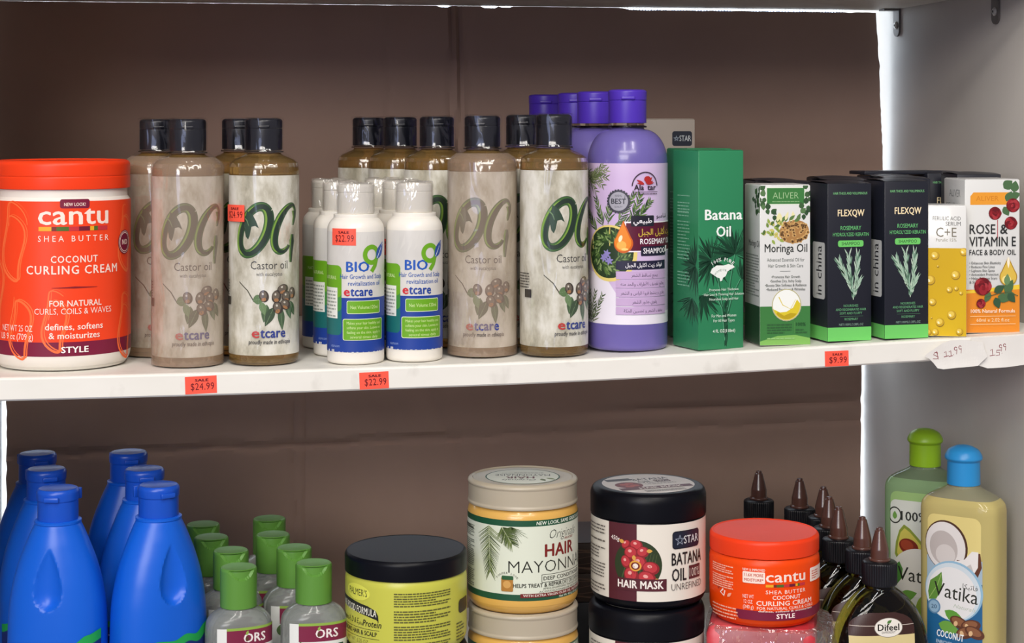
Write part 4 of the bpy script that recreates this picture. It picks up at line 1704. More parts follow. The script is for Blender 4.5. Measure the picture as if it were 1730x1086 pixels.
def paper_tag(pts, strokes, px0, py0, curl, label, lift):
    """a torn slip of paper, bowed away from the shelf edge"""
    x0, z0 = x_at(px0, -.002), z_at(px0, py0, -.002)
    P = [((x_at(px, -.002) - x0) * 1000, (z_at(px, py, -.002) - z0) * 1000) for px, py in pts]
    xs, ys = [p[0] for p in P], [p[1] for p in P]
    b = MB()

    def f(u, v, o):
        y = -lift - curl(u, v) - o
        return (u, y, v), (0, -1, 0)
    mi = b.mat(m_paper)
    step = 2.
    for off in (0, -.12):
        nx = int((max(xs) - min(xs)) / step) + 1
        ny = int((max(ys) - min(ys)) / step) + 1
        for i in range(nx):
            for j in range(ny):
                cell = P if True else None
                xa, ya = min(xs) + i * step, min(ys) + j * step
                q = [tuple(p) for p in P]
                tris = TR
                for tri in tris(P):
                    c2 = tri
                    for ax, v, k in ((0, xa, False), (0, xa + step, True), (1, ya, False), (1, ya + step, True)):
                        if len(c2) > 2:
                            c2 = clip_half(c2, ax, v, k)
                    if len(c2) > 2:
                        ids = [b.vert(f(u, v, off)[0]) for u, v in c2]
                        b.f.append((ids, mi, False))
    c = Canvas()
    for st in strokes:
        c.line([((x_at(px, -.002) - x0) * 1000, (z_at(px, py, -.002) - z0) * 1000) for px, py in st], .55, '#8a3a44', .4)
    # strokes follow the bow
    for polys, m, l in c.ops:
        k = b.mat(m)
        for p in polys:
            ids = [b.vert(f(u, v, .1)[0]) for u, v in p]
            b.f.append((ids, k, False))
    o = b.build('price_tag')
    o.location = (x0, -.002, z0)
    return tag(o, label, 'price tag', 'handwritten paper price tags')


_trc = {}


def TR(P):
    k = tuple(P)
    if k not in _trc:
        _trc[k] = [[P[i] for i in t3] for t3 in tessellate_polygon([[Vector((x, y, 0)) for x, y in P]])]
    return _trc[k]


def nine(x, y, s_):
    loop = [(x + s_ * (1.6 + 1.5 * math.cos(R_(a))), y - s_ * (1.9 * math.sin(R_(a)))) for a in range(20, 380, 40)]
    return loop + [(x + s_ * 3.0, y + s_ * 2.), (x + s_ * 2.7, y + s_ * 6.4)]


paper_tag([(1558, 601), (1566, 594), (1578, 586), (1590, 579), (1604, 574), (1622, 573), (1658, 577), (1660, 588), (1665, 601), (1650, 617), (1620, 620), (1590, 622.5), (1581, 621), (1574, 612), (1567, 605)],
          [[(1581, 595), (1576, 594), (1574, 598), (1582, 602), (1580, 605), (1573, 605)], [(1579, 592), (1582, 606)], [(1593, 595), (1596, 592.5), (1597, 601)], [(1592, 602), (1601, 600)], [(1601, 594), (1604, 591.5), (1605.5, 600.5)], [(1601, 601.5), (1608, 600)],
           [(1609, 598), (1609.6, 598.6)], nine(1609.5, 588, 1.5), nine(1617, 586, 1.5)],
          1612, 598, lambda u, v: .9 + .016 * max(0, -u) ** 1.5 + .010 * max(0, u - 8) ** 1.5 + .03 * max(0, -v - 3) ** 1.6 + .5 * math.sin(u * .35 + v * .2),
          'torn paper price tag reading 11.99 below the small yellow carton', 1.4)
paper_tag([(1640, 571), (1658, 570), (1690, 568), (1731, 566), (1731, 616), (1700, 620), (1668, 622), (1652, 617), (1644, 600)],
          [[(1673, 592), (1676, 589.5), (1677, 600)], [(1672, 601), (1681, 599.5)], [(1690, 591), (1683.5, 591.5), (1683, 595), (1688, 595), (1688, 599.5), (1682, 600.5)], [(1692, 596), (1692.6, 596.5)], nine(1687.5, 584.6, 1.35), nine(1694.5, 583, 1.35)],
          1690, 594, lambda u, v: .1 + .02 * max(0, -v - 5) ** 1.5 + .25 * math.sin(u * .2 + 1),
          'paper price tag reading 15.99 below the rose print carton', .15)

# ------------------------------------------------------------------ lower shelf: blue bottles
m_blue = mat('blue_plastic', '#0f5fd2', .33, sss=.06)
m_bluecap = mat('blue_cap', '#1650c0', .3)


def tear(p):
    x, y, z = p
    if y < 0 and 117.5 < z < 159.5:
        t = (z - 117.5) / 42
        w_ = 9.9 * math.sqrt(max(0, 1 - ((t - .27) / .27) ** 2)) if t < .27 else 9.9 * math.cos(math.pi / 2 * (t - .27) / .73) ** .85
        if w_ > .05 and abs(x) < w_:
            d = (1 - (x / w_) ** 2)
            e = min(1, w_ / 9.9)
            return (x, y + 5.2 * d ** .8 * e ** .8 * (1.15 - .5 * t), z)
    return p


t = thing('plastic_bottle', 'blue plastic bottle with a drop-shaped dent at the front left', 'bottle', *on_low(98, .055, -18.), group='blue plastic bottles on the bottom shelf')
b = MB()
BK = [(0, 29, 20, 2.5), (1.5, 33, 22.6, 2.5), (7, 34.6, 24, 2.5), (60, 35.8, 25.2, 2.45), (100, 35.2, 25.2, 2.35), (114, 34.5, 25, 2.3), (130, 32.2, 24.2, 2.2), (145, 28.5, 22.4, 2.1), (160, 23, 19.8, 2), (170, 18.6, 17.2, 2), (174, 16.6, 16.2, 2), (174.6, 16.4, 16, 2), (175.2, 16.6, 16.6, 2), (176.6, 16.6, 16.6, 2), (177.2, 15, 15, 2)]
b.loft(BK, m_blue, 144, 12, tear)
b.build('body', t)
b = MB()
b.lathe(prof((13.8, 176.8), (14.4, 177, .4), (14.3, 190.8, .3), (14.9, 191.6, .4), (15.2, 197.6, 1.6), (13.4, 199.6, .8), (12.4, 199.3), (0, 199.3)), m_bluecap, 72)
b.box(-5.5, -16.4, 191.6, 5.5, -14, 195.2, m_bluecap, .8)
b.box(-13, 13, 189, 13, 15.6, 197, m_bluecap, .8)
b.build('cap', t)
def wavy(P, base):
    return [(P[0][0], base)] + [(p[0] + (q[0] - p[0]) * t, p[1] + (q[1] - p[1]) * (3 * t * t - 2 * t ** 3)) for p, q in zip(P, P[1:]) for t in (0, .2, .4, .6, .8)] + [P[-1], (P[-1][0], base)]


c = Canvas()
c.poly(wavy([(-40, 88), (-25, 91), (-12, 92.5), (0, 91.5), (10, 95), (18, 93.5), (28, 99), (40, 102)], 30), '#1fa04c')
c.poly(wavy([(-40, 82), (-26, 87), (-14, 88.5), (2, 86.5), (12, 89.5), (20, 87.5), (32, 93), (40, 95)], 30), '#1b2d72')
c.line([(-30, 80), (-5, 84), (20, 78)], 1.2, '#e8edf2')
b = MB()
c.emit(b, oval_map(35.75, 25.2, 2.4), 1.4, e0=.25)
b.build('label', t)
for px, Y, ex, lb in ((268, .055, 26., 'blue plastic bottle with a drop-shaped dent beside the green-capped bottles'),
                      (78, .130, 11., 'blue plastic bottle second in the left file of blue bottles'), (244, .118, 7., 'blue plastic bottle second in the right file of blue bottles'),
                      (63, .196, 11., 'dark-looking blue plastic bottle at the back of the left file of blue bottles'), (217, .190, 9., 'dark-looking blue plastic bottle at the back of the right file of blue bottles')):
    loc, rot = on_low(px, Y, ex)
    dup(t, loc, rot, lb)

# ------------------------------------------------------------------ green-capped bottles
m_gcap = mat('green_cap', '#5c8f3a', .36)
m_gel = mat('clear_gel', '#dfe5df', .14, trans=.75, ior=1.36)


def capdent(r, z, a):
    d = math.atan2(math.sin(a + math.pi / 2), math.cos(a + math.pi / 2)) / .72
    if r > 11 and abs(d) < 1 and z > 131.8 + 5.4 * d * d and z < 138.6:
        return r - 1.7, z
    return r, z


t = thing('flip_top_bottle', 'clear bottle with green flip cap and maroon label, front left one beside the blue bottle', 'bottle', *on_low(403, .048, 12.), group='clear bottles with green caps')
b = MB()
b.loft([(0, 20, 13, 2.4), (1.5, 23, 15.6, 2.4), (5, 24, 16.6, 2.4), (93, 24.2, 17, 2.4), (100, 23.4, 16.8, 2.3), (105.4, 20, 15.4, 2.1), (108.4, 15.6, 13.6, 2), (109.6, 13, 13, 2), (110.6, 12, 12, 2)], m_gel, 84, 5)
b.build('body', t)
b = MB()
zs = [110.8 + .9 * i for i in range(30)]
b.lathe([(12.4, 110.6)] + [(13.3, z) for z in zs] + [(13.2, 137.6), (12.7, 138.6), (12, 139), (9, 138.7), (0, 138.5)], m_gcap, 96, disp=capdent)
b.build('cap', t)
c = Canvas()
c.rect(-19, 20, 30, 98.5, '#e3e5e0')
c.rect(-12, 96.4, 27, 98.9, '#8fb04a')
c.rect(-12, 85.5, 27, 97, '#7d2442')
c.txt('ORS', 8.6, 88.2, 6.6, '#eee6e2', w=17, b=.045)
c.leaf(2.2, 93.3, 70, 3.6, 2., '#8fb04a', 5)
c.ell(2.6, 90.6, 1.2, 1.7, '#5d3a2a')
c.txt('OLIVE', 7, 73.5, 10, '#1f4a35', w=30, b=.05)
c.txt('OIL', 7, 61, 9, '#1f4a35', w=17, b=.05)
c.leaf(-12, 77, 80, 9, 6, '#5d7a4a')
b = MB()
c.emit(b, oval_map(24.2, 17, 2.4), 1.2, e0=.22)
b.build('label', t)
for px, Y, ex, lb in ((530, .050, 4., 'clear bottle with green flip cap and maroon label, front one beside the black-lidded yellow jar'),
                      (390, .100, 8., 'clear bottle with green flip cap second in the left file'), (497, .100, 4., 'clear bottle with green flip cap second in the right file'),
                      (357, .146, 8., 'clear bottle with green flip cap third in the left file'), (461, .146, 4., 'clear bottle with green flip cap third in the right file'),
                      (343, .192, 8., 'clear bottle with green flip cap at the back of the left file'), (455, .203, 4., 'clear bottle with green flip cap at the back of the right file')):
    loc, rot = on_low(px, Y, ex)
    dup(t, loc, rot, lb)

# ------------------------------------------------------------------ jars
def jar_at(px, Y, z, ex):
    return (x_at(px, Y), Y, z), turn(px, ex)


m_ylw = mat('yellow_green_jar', '#c6c64e', .32, sss=.06)
m_blklid = mat('dark_lid', '#0a0b12', .36, spec=.22)
YB = '#26261c'
zl = low_z(-.075)
t = thing('hair_food_jar', 'yellow-green jar with black lid, on top of another one', 'jar', *jar_at(686, .052, zl + .0785, -48.), group='yellow-green jars with black lids')
b = MB()
b.lathe(prof((0, 0), (41, 0, 3), (45.0, 4, 5), (45.0, 51, 4), (43, 54.5), (0, 54.5)), m_ylw, 96)
b.build('body', t)
b = MB()
b.lathe(prof((44.2, 53.2), (45.2, 53.4, .5), (45.3, 66.2, 2.2), (43.2, 67.8, .8), (42.4, 67.3, .5), (0, 67.3)), m_blklid, 96)
b.build('lid', t)
c = Canvas()
c.ell(-3.5, 43.2, 13.5, 5.8, '#e2e25a')
c.txt("PALMER'S", -3, 40.8, 5.2, YB, w=21, b=.0)
c.poly([(-40, 38), (-10, 36.8), (8, 34.6), (15, 32), (17, 28.6), (17.4, 24), (15.5, 25.6), (8, 27.2), (-8, 29.4), (-40, 30.6)], '#23231f')
c.txt('HAIR FOOD FORMULA', -6, 28.9, 5.2, '#e6e3d2', w=43, b=.03, rot=-3.4)
c.txt('with Vitamins A, D & E', -18, 20.6, 4.2, YB, w=34, sh=.25)
c.txt('plus', 1.6, 20.2, 2.6, YB, w=5.5, sh=.25)
c.txt('Protein', 11.4, 20, 4.8, YB, w=16.5, b=.03, sh=.25)
c.rect(-34, 17.8, 18, 18.1, YB)
c.txt('CONDITIONS HAIR & SCALP', -9, 13.4, 3.4, YB, w=50, b=.035)
c.rect(-34, 11.4, 18, 11.7, YB)
c.txt('NET WT. 5.25 OZ.', -4, 7.2, 3., '#8a8a3c', w=26)
for y0, y1, n, s_ in ((36, 46.5, 6, 1), (24.5, 34, 5, 2), (12, 23, 6, 3), (7, 10.5, 2, 4)):
    c.microprint(29, y0, 73, y1, n, '#5b5a2c', s_, .5)
c.ell(32, 4.5, 3, 3, '#5b5a2c')
c.ring(69, 5, 2.4, 2.4, .5, '#5b5a2c', 90, 380, 3)
c.rrect(83, 25, 100, 35, 3, '#23231f')
c.microprint(80, 6, 92, 20, 6, '#5b5a2c', 9)
b = MB()
c.emit(b, cyl_map(45.0), 45.0 * R_(3))
b.build('label', t)
r = dup(t, *jar_at(686, .052, zl + .0008, -30.), 'yellow-green jar with black lid, underneath the other yellow-green jar')
r.scale.z = 1.135

# cream coloured jars with frosted lids
m_cream = mat('cream_mask', '#dfae57', .3, coat=.4, sss=.05)
m_frost = mat('frosted_lid', '#dccfb6', .32, trans=.35, sss=.1)
DG = '#1f5238'


def mayo_label():
    c = Canvas()
    L = 128
    c.rect(-L, 11.5, L, 71, '#dde2cf')
    c.rect(-L, 66.4, L, 71, DG)
    c.rect(-L, 11.5, L, 16.2, DG)
    c.txt('NEW LOOK, SAME GREAT FORMULA', 10, 67.4, 2.7, '#e9efdf', w=58, b=.03, sh=.1)
    c.txt('Originals', 6, 56.6, 7., '#3b3f3a', w=29, b=-.012, sh=.35)
    c.txt('AFRICA\'S BEST', 11, 54.4, 1.7, '#8a2a22', w=11, b=.02)
    c.txt('HAIR', 2, 43.6, 9.6, '#7d211c', w=29, b=.05)
    c.txt('MAYONNAISE', 2, 32.2, 9.4, '#26281f', w=84, b=-.012)
    c.rrect(-15, 24.6, 30, 30.6, .3, '#26281f')
    c.rrect(-14.6, 25, 29.6, 30.2, .3, '#dde2cf')
    c.txt('DEEP CONDITIONER', 7.4, 26.2, 3., '#26281f', w=42, b=.035)
    c.txt('HELPS TREAT & REPAIR', -17, 21.4, 3., '#26281f', w=39, b=.04)
    c.txt('DRY OR DAMAGED HAIR', 22, 21.4, 3., '#44473c', w=37, b=.0)
    c.txt('APRES-SHAMPOING TRAITANT INTENSIF', 8, 19.4, 1.5, '#5a5d50', w=44)
    c.txt('ACONDICIONADOR PROFUNDO', 6, 17.4, 1.4, '#5a5d50', w=46)
    c.rect(-33, 16.4, 40, 19.2, '#74231f') if False else None
    c.rect(-31, 13.9, 40, 16.9, '#74231f')
    c.txt('WITH EXTRA VIRGIN OLIVE OIL, NATURAL HERBS', 4, 14.6, 1.8, '#eadfd2', w=66, b=.03)
    c.txt('Net Wt. 426 g. (15 oz.)', 12, 12.2, 1.7, '#e3ecd8', w=24, b=.02)
    rnd = random.Random(3)
    PG = ['#4d5e2c', '#62733c', '#3b4a24', '#7f8d55']

    def palm(x, y, a, l, nl, w0):
        ca, sa = math.cos(R_(a)), math.sin(R_(a))
        with c.cluster():
            for k in range(26):
                q = (k + .5) / 26
                for sg in (-1, 1):
                    bx, by = x + l * q * ca, y + l * q * sa
                    ang = a + sg * (58 - 30 * q) + rnd.uniform(-4, 4)
                    ll = nl * (1 - .35 * q)
                    px, py = bx + ll * math.cos(R_(ang)), by + ll * math.sin(R_(ang))
                    if py < 66 and by < 66.2:
                        c.line([(bx, by), (px, py)], .75, rnd.choice(PG), .15)
        c.line([(x, min(y, 66)), (x + l * ca, y + l * sa)], .5, '#cfd5b4', .3)
    palm(-56, 66, -88, 34, 13, 1)
    palm(-45, 66, -58, 14, 10, 1)
    with c.cluster():
        for a in range(200, 350, 8):
            l = 12 + 3 * math.sin(a)
            c.line([(-38, 66), (-38 + l * math.cos(R_(a)), 66 + l * math.sin(R_(a)))], .6, PG[a % 4], .1)
    c.arc_txt('FORMER LOOK', -41, 22, 9.5, 1.5, '#3c4034', 90, 110)
    c.rrect(-45.4, 18.4, -36.4, 29, 1, '#b07a34')
    c.rrect(-45.0, 27, -36.2, 30, .8, '#2b5a35')
    c.ell(-41, 23.6, 3, 2.8, '#d2a058')
    for k, (y0, y1, n) in enumerate(((55, 64, 7), (33, 53, 14), (18, 31, 9))):
        c.microprint(-92, y0, -72, y1, n, '#70756a', k + 2, .5)
    c.microprint(-92, 60.5, -72, 63.5, 2, '#33382e', 9, .6)
    return c


zl = low_z(.01)
Ht = .0955
t = thing('hair_mask_jar', 'cream-coloured jar with frosted lid and pale green label, on top of its twin', 'jar', *jar_at(883, .075, zl + Ht + .0002, 40.), group='cream-coloured jars with frosted lids')
b = MB()
b.lathe(prof((0, 0), (37, 0, 3), (41.8, 5, 6), (42, 9, 2), (42, 73.5, 4), (39, 78), (39, 84), (0, 84)), m_cream, 96)
b.build('body', t)
b = MB()
b.lathe(prof((40, 77.5), (41.9, 77.8, .5), (42, 79.2, .3), (41.4, 80.6, .4), (41.4, 92, .5), (42, 93.2, .5), (41.9, 95, 1.5), (38.6, 96.4, .7), (37.8, 95.2, .5), (0, 95.2)), m_frost, 96)
lid = b.build('lid', t)
b = MB()
mayo_label().emit(b, cyl_map(42.), 42 * R_(3))
b.build('label', t)
c = Canvas()
c.ell(0, 0, 28.5, 28.5, DG, 0, 56)
c.ell(0, 0, 27.4, 27.4, '#dfe2d4', 0, 56)
c.txt('Originals', 3, 10, 6, '#3b4438', w=26, sh=.3, rot=0)
c.txt('HAIR', 2, .5, 7.6, '#5c1c18', w=22, b=.045)
c.txt('MAYONNAISE', 0, -8.4, 6.6, '#2b3026', w=42)
c.microprint(-16, -14, 16, -11, 2, '#4a5044', 3)
c.leaf(-14, 9, 110, 9, 4, '#5a6b35')
c.leaf(-18, 6, 140, 9, 4, '#74834a')
b = MB()
c.emit(b, top_map(95.25), None)
lt = b.build('lid_label', lid)
lt.rotation_euler = (0, 0, R_(140))
dup(t, *jar_at(883.5, .075, zl + .0002, 25.), 'cream-coloured jar with frosted lid, underneath the other cream-coloured jar')

# black jars with white and maroon label
zl = low_z(.105)
MR = '#54202a'
t = thing('hair_mask_jar', 'black jar with white and maroon label and red fruit print, on top of its twin', 'jar', *jar_at(1095, .086, zl + .0910, 0.), group='black jars with white and maroon labels')
b = MB()
b.lathe(prof((0, 0), (40, 0, 3), (44.2, 4, 5), (44.4, 8, 1), (44.4, 66, 2), (42, 68), (0, 68)), m_blklid, 96)
b.build('body', t)
b = MB()
b.lathe(prof((43.4, 66.8), (44.9, 67, .4), (45, 83, 3.2), (42.4, 87.6, 3), (38, 87.8, .5), (0, 87.8)), m_blklid, 96)
lid = b.build('lid', t)
c = Canvas()
c.rect(-110, 7.6, 110, 65.6, '#e6dfd2')
c.rect(-32.5, 7.6, -8.6, 65.6, MR)
c.txt('450g', -26.5, 52.4, 3.4, '#eadfd8', w=7.6, b=.02, rot=-6)
c.ell(-8, 35, 18.6, 18.6, '#2c3a20', 0, 48)
cc = Canvas()
for k in range(10):
    a = R_(20 + 14 * k)
    c.line([(-8 - 13 + 2.6 * k, 35 - 12 + .2 * k), (-8 - 5 + 2.2 * k, 35 + 12 - .4 * k)], .7, '#4c5c33', .3)
for x, y, rx, ry, rot in ((-17, 50, 4, 3, 40), (-9, 50, 5, 4.2, -10), (-13, 44, 5.4, 5, 0), (-4, 45, 4.8, 4.2, 20), (-17, 37, 4, 5, 20), (-7, 37, 6, 5.4, 0), (2, 33, 6.6, 5, -10), (-13, 27.5, 5.6, 6, 10), (-1, 25.5, 7, 5.4, -15)):
    c.ell(x, y, rx, ry, '#8c1f26', rot, 20)
    c.ell(x - .4, y + .5, rx * .8, ry * .78, '#bb353c', rot, 18)
    c.ell(x - .9, y + 1.4, rx * .28, ry * .24, '#e8a49c', rot, 10)
for x, y, a in ((-18.5, 51.5, 160), (-1.2, 46, 0), (4.6, 24.5, -20), (-11, 42.5, -80)):
    c.leaf(x, y, a, 4.6, 3, '#d7a24a', 5)
c.ell(-9.6, 34.4, 4.6, 4., '#e0a23a')
c.ell(-9.6, 34.4, 3.4, 2.9, '#7a2a1c')
c.ell(-9.6, 34.4, 2.1, 1.9, '#f0e2d2')
c.rect(-25.5, 15.6, 14, 24.8, MR)
c.txt('HAIR MASK', -6., 17.6, 6., '#f0e8e0', w=35.5, b=.055)
c.rrect(18.6, 46.6, 45.4, 60, 2.6, '#10141f')
c.rrect(19.2, 47.2, 44.8, 59.4, 2.2, '#1a2233')
for k in range(5):
    a, a2 = R_(90 + 144 * k), R_(90 + 144 * (k + 1))
    c.line([(25 + 4 * math.cos(a), 53 + 4 * math.sin(a)), (25 + 4 * math.cos(a2), 53 + 4 * math.sin(a2))], .5, '#8a94a4')
c.ell(25, 53, 1.3, 1.3, '#1a2233')
c.txt('STAR', 36.4, 50.2, 6.2, '#d9dcdc', w=15.5, b=.01)
c.txt('BATANA', 33.4, 34.6, 9.6, '#1f1c1c', w=31, b=.035)
c.txt('OIL', 24.6, 22.6, 9.8, '#1f1c1c', w=13, b=.035)
c.rect(33.4, 22.6, 46.6, 32.8, '#54262c')
c.txt('100%', 40, 24.2, 7, '#e6dfd2', w=11.6, b=-.01)
c.txt('UNREFINED', 33.2, 15.6, 5.4, '#35302f', w=31, b=-.012)
for k, (y0, y1, n) in enumerate(((55, 63, 3), (49, 52, 1), (36, 46, 4), (22, 34, 5), (10, 18, 3))):
    c.microprint(-62, y0, -36, y1, n, '#6a635c', k + 1, .4)
b = MB()
c.emit(b, cyl_map(44.4), 44.4 * R_(3))
b.build('label', t)
c = Canvas()
c.ell(0, 0, 36, 36, '#d6d0ca', 0, 64)
c.rrect(-28, 15, -7, 23, 1, '#2c2a2c')
c.txt('BATANA', 8, 12.4, 7.6, '#2c2a2c', w=30, b=.03)
c.txt('OIL', 0, 2.6, 7.6, '#2c2a2c', w=12, b=.03)
c.rect(8, 2.6, 21, 10.4, '#4a262a')
c.txt('100%', 14.4, 4, 5, '#d6d0ca', w=11)
c.txt('UNREFINED', 10, -4, 4.4, '#4a4645', w=26, b=-.01)
c.ell(-17, -2, 11, 11, '#6d2024', 0, 32)
for x, y in ((-20, 1), (-15, 3), (-18, -6), (-13, -4)):
    c.ell(x, y, 3.6, 3.2, '#a84a42')
cb = Canvas((-25.4, -25.4, 25.4, 25.4))
c.rect(-30, -19.6, 30, -11.4, MR)
c.txt('HAIR MASK', 4, -18, 5.4, '#e0d8d0', w=36, b=.05)
c.microprint(-14, -30, 20, -23, 4, '#76706c', 4)
b = MB()
c.emit(b, top_map(87.85), None)
lt = b.build('lid_label', lid)
lt.rotation_euler = (0, 0, R_(24))
r = dup(t, *jar_at(1092, .084, zl + .0002, 10.), 'black jar with white and maroon label, underneath its twin')
r.scale.z = 1.03

# dark cartons at the back between the jars
m_wood = mat('dark_carton_print', '#3b2b25', .5)
for k, (px, z0, h_, lb) in enumerate(((1030, 0, .060, 'plain black carton at the bottom of the stack behind the black jar'), (1032, .0606, .0235, 'dark patterned carton in the middle of the stack behind the black jar'), (1028, .0847, .0245, 'dark patterned carton on top of the stack behind the black jar'))):
    Y = .225
    x = x_at(px, Y)
    t = thing('dark_carton', lb, 'carton', (x, Y, low_z(x) + z0 + .0003), R_(-3))
    b = MB()
    b.box(-62, -40, 0, 62, 40, h_ * 1000, m_black if k == 0 else m_wood, .8)
    if k:
        c = Canvas((-61.5, .6, 61.5, h_ * 1000 - .6))
        rnd = random.Random(k)
        for j in range(7):
            y0 = 3 + 3 * j
            c.line([(-61 + 6 * i, y0 + 2.2 * math.sin(i * .5 + j * 1.3)) for i in range(22)], rnd.uniform(.4, 1), '#6b5346')
        c.emit(b, face_map(0, -40, 0, 1, 0, 0, -1), None, .05)
    b.build('carton_body', t)
    b = MB()
    b.box(-61, -39, h_ * 1000, 61, 39, h_ * 1000 + .4, m_black if k == 0 else m_wood, .1)
    b.build('top_flap', t)

# small orange jar on a wrapped red package
zl = low_z(.194)
m_orj = mat('orange_jar', '#f04806', .34, spec=.3)
t = thing('cream_jar', 'small orange jar with orange lid sitting on a red plastic-wrapped package', 'jar', *jar_at(1291, .0625, -.2082, 24.))
b = MB()
b.lathe(prof((0, 0), (37, 0, 3), (42, 4.5, 7), (42.2, 48, 2.5), (40.5, 51), (0, 51)), m_orj, 96)
b.build('body', t)
b = MB()
b.lathe(prof((40.6, 51.6), (41.9, 51.7, .4), (42, 63.6, 1.8), (39.8, 65.4, .8), (38.6, 64.6, .5), (0, 64.2)), m_lidO, 96)
lid = b.build('lid', t)
c = Canvas()
c.poly([(-37, 6.4), (60, 6.4), (60, 13.4), (-39.6, 13.4), (-39.6, 10)], MAR)
c.txt('STYLE', -1, 7.9, 3.6, '#ffece4', w=15, b=.05)
c.txt('cantu', 0, 35.2, 8.6, PALE, w=33, b=.028)
stripe(c, -16.5, 31.4, 16, 33.4, KENTE)
c.txt('SHEA BUTTER', 0, 26.4, 2.9, PALE, w=33, sp=1.15, b=.008)
c.txt('COCONUT', 0, 22.2, 3.1, PALE, w=23, b=.03)
c.txt('CURLING CREAM', 0, 17.6, 3.6, PALE, w=47, b=.03)
c.txt('FOR NATURAL CURLS & COILS', 1, 14.6, 2.1, PALE, w=48, b=.015)
c.txt('defines, softens & moisturizes', 1, 11.8 + .9, 1.5, PALE, w=46, b=.02)
c.txt('NEW & IMPROVED', -25.5, 43.2, 1.9, PALE, w=17, b=.03)
c.rrect(-34, 34, -17, 42.6, 1, PALE)
c.txt('11.6X MORE', -25.5, 39, 2.4, '#c2452a', w=14.5, b=.04)
c.txt('MOISTURE*', -25.5, 35.4, 2.2, '#c2452a', w=14.5, b=.04)
for k, (s_, wd) in enumerate((('NET WT', 8.5), ('12 OZ', 6.6), ('(340 g)', 8))):
    c.txt(s_, -29.6, 22.6 - 3.9 * k, 2.9, PALE, w=wd)
c.rrect(21.5, 32.6, 42, 43, 1, PALE)
c.microprint(24, 34.4, 34, 41.4, 4, '#d05a40', 3)
for k, (y0, y1, n) in enumerate(((38.5, 45, 4), (27, 37, 6))):
    c.microprint(-66, y0, -42, y1, n, '#f7b59a', k + 1, .55)
c.ring(-52, 23.5, 2.8, 2.6, 1.3, PALE, 80, 400, 3)
c.line([(-58.5, 26.6), (-57.4, 25), (-56.2, 26.8)], .5, '#6f1620')
c.leaf(-47.5, 21, 40, 5.5, 2.4, '#f7a88a', 5)
c.microprint(-66, 5, -38, 15, 4, '#f7b59a', 7, .4)
for y in (13, 30):
    swirl(c, 47, y, 9, '#fa8a4a', .5, .6)
b = MB()
c.emit(b, cyl_map(42.2), 42.2 * R_(3))
b.build('label', t)

m_red = mottled('red_package', [(.3, '#b5202f'), (.5, '#d2404a'), (.7, '#e07a80')], 26., .4, 3.)
zt = -.2086 - zl
t = thing('wrapped_package', 'red package in crinkled clear plastic under the small orange jar', 'package', (x_at(1291, .064), .064, zl + .0003), R_(-20))
b = MB()
Hk = zt * 1000 - 1.2
b.box(-42, -40, 0, 40, 40, Hk, m_red, 6)
b.build('package_body', t)
b = MB()
rows = []
N1 = 84
fmw = film('crinkled_wrap', .28, .10, '#efd9d6', 1., 120., .08)
for i, (z, k) in enumerate([(1, 0), (8, .2), (18, .6), (28, .9), (38, 1), (46, 1), (52, 1), (58, .95), (62, .9), (66, .85), (69, .8), (Hk - 1.5, .75), (Hk + .3, .6)]):
    row = []
    for j in range(N1):
        th = 2 * math.pi * j / N1
        px, py = superpt(43.5, 41.5, 5, th)
        n1 = noise.noise(Vector((math.cos(th) * 5, math.sin(th) * 5, z * .09)))
        n2 = noise.noise(Vector((math.cos(th) * 14, math.sin(th) * 14, z * .25)))
        tail = max(0, math.cos(th - .05)) ** 6 * (11 * k + 4 * n2)
        g = 1 + (.02 * n1 + .03 * abs(n2)) * k
        if z > Hk:
            g, tail = .93, 0
        row.append((px * g + tail, py * g * (1 - .02 * tail if tail > 0 else 1), z + (1.5 * n2 * k if z < Hk - 8 else -.4 * abs(n2))))
    rows.append(row)
b.grid(rows, fmw, True, False)
b.build('plastic_wrap', t)

# ------------------------------------------------------------------ dropper-top oil bottles
m_olive = mat('dark_olive_oil', '#97903a', .03, trans=1., ior=1.43)
m_ribcap = mat('ribbed_black_cap', '#0f1016', .38)
m_nozzle = mat('brown_nozzle', '#54362e', .26, coat=.3)
t = thing('nozzle_bottle', 'dark olive oil bottle with brown nozzle at the front beside the clear yellow bottle', 'bottle', *on_low(1486, .054, 0., False), group='olive oil bottles with pointed nozzles')
b = MB()
NK = [(0, 32, 13, 3), (1.5, 36, 16, 3), (5, 37.5, 17.4, 3), (48, 38, 18, 3), (60, 36.6, 17.9, 2.8), (70, 33.4, 17.4, 2.6), (79, 29, 16.6, 2.4), (86, 23.6, 15.6, 2.2), (91, 18.4, 14.4, 2.1), (94.5, 14, 13.2, 2), (96, 12.2, 12.2, 2), (98.5, 11.8, 11.8, 2)]
b.loft(NK, m_olive, 84, 6)
b.build('body', t)
b = MB()


def ribs(r, z, a):
    return (r + (.28 * math.cos(a * 48) if r > 13 and 99 < z < 115 else 0), z)


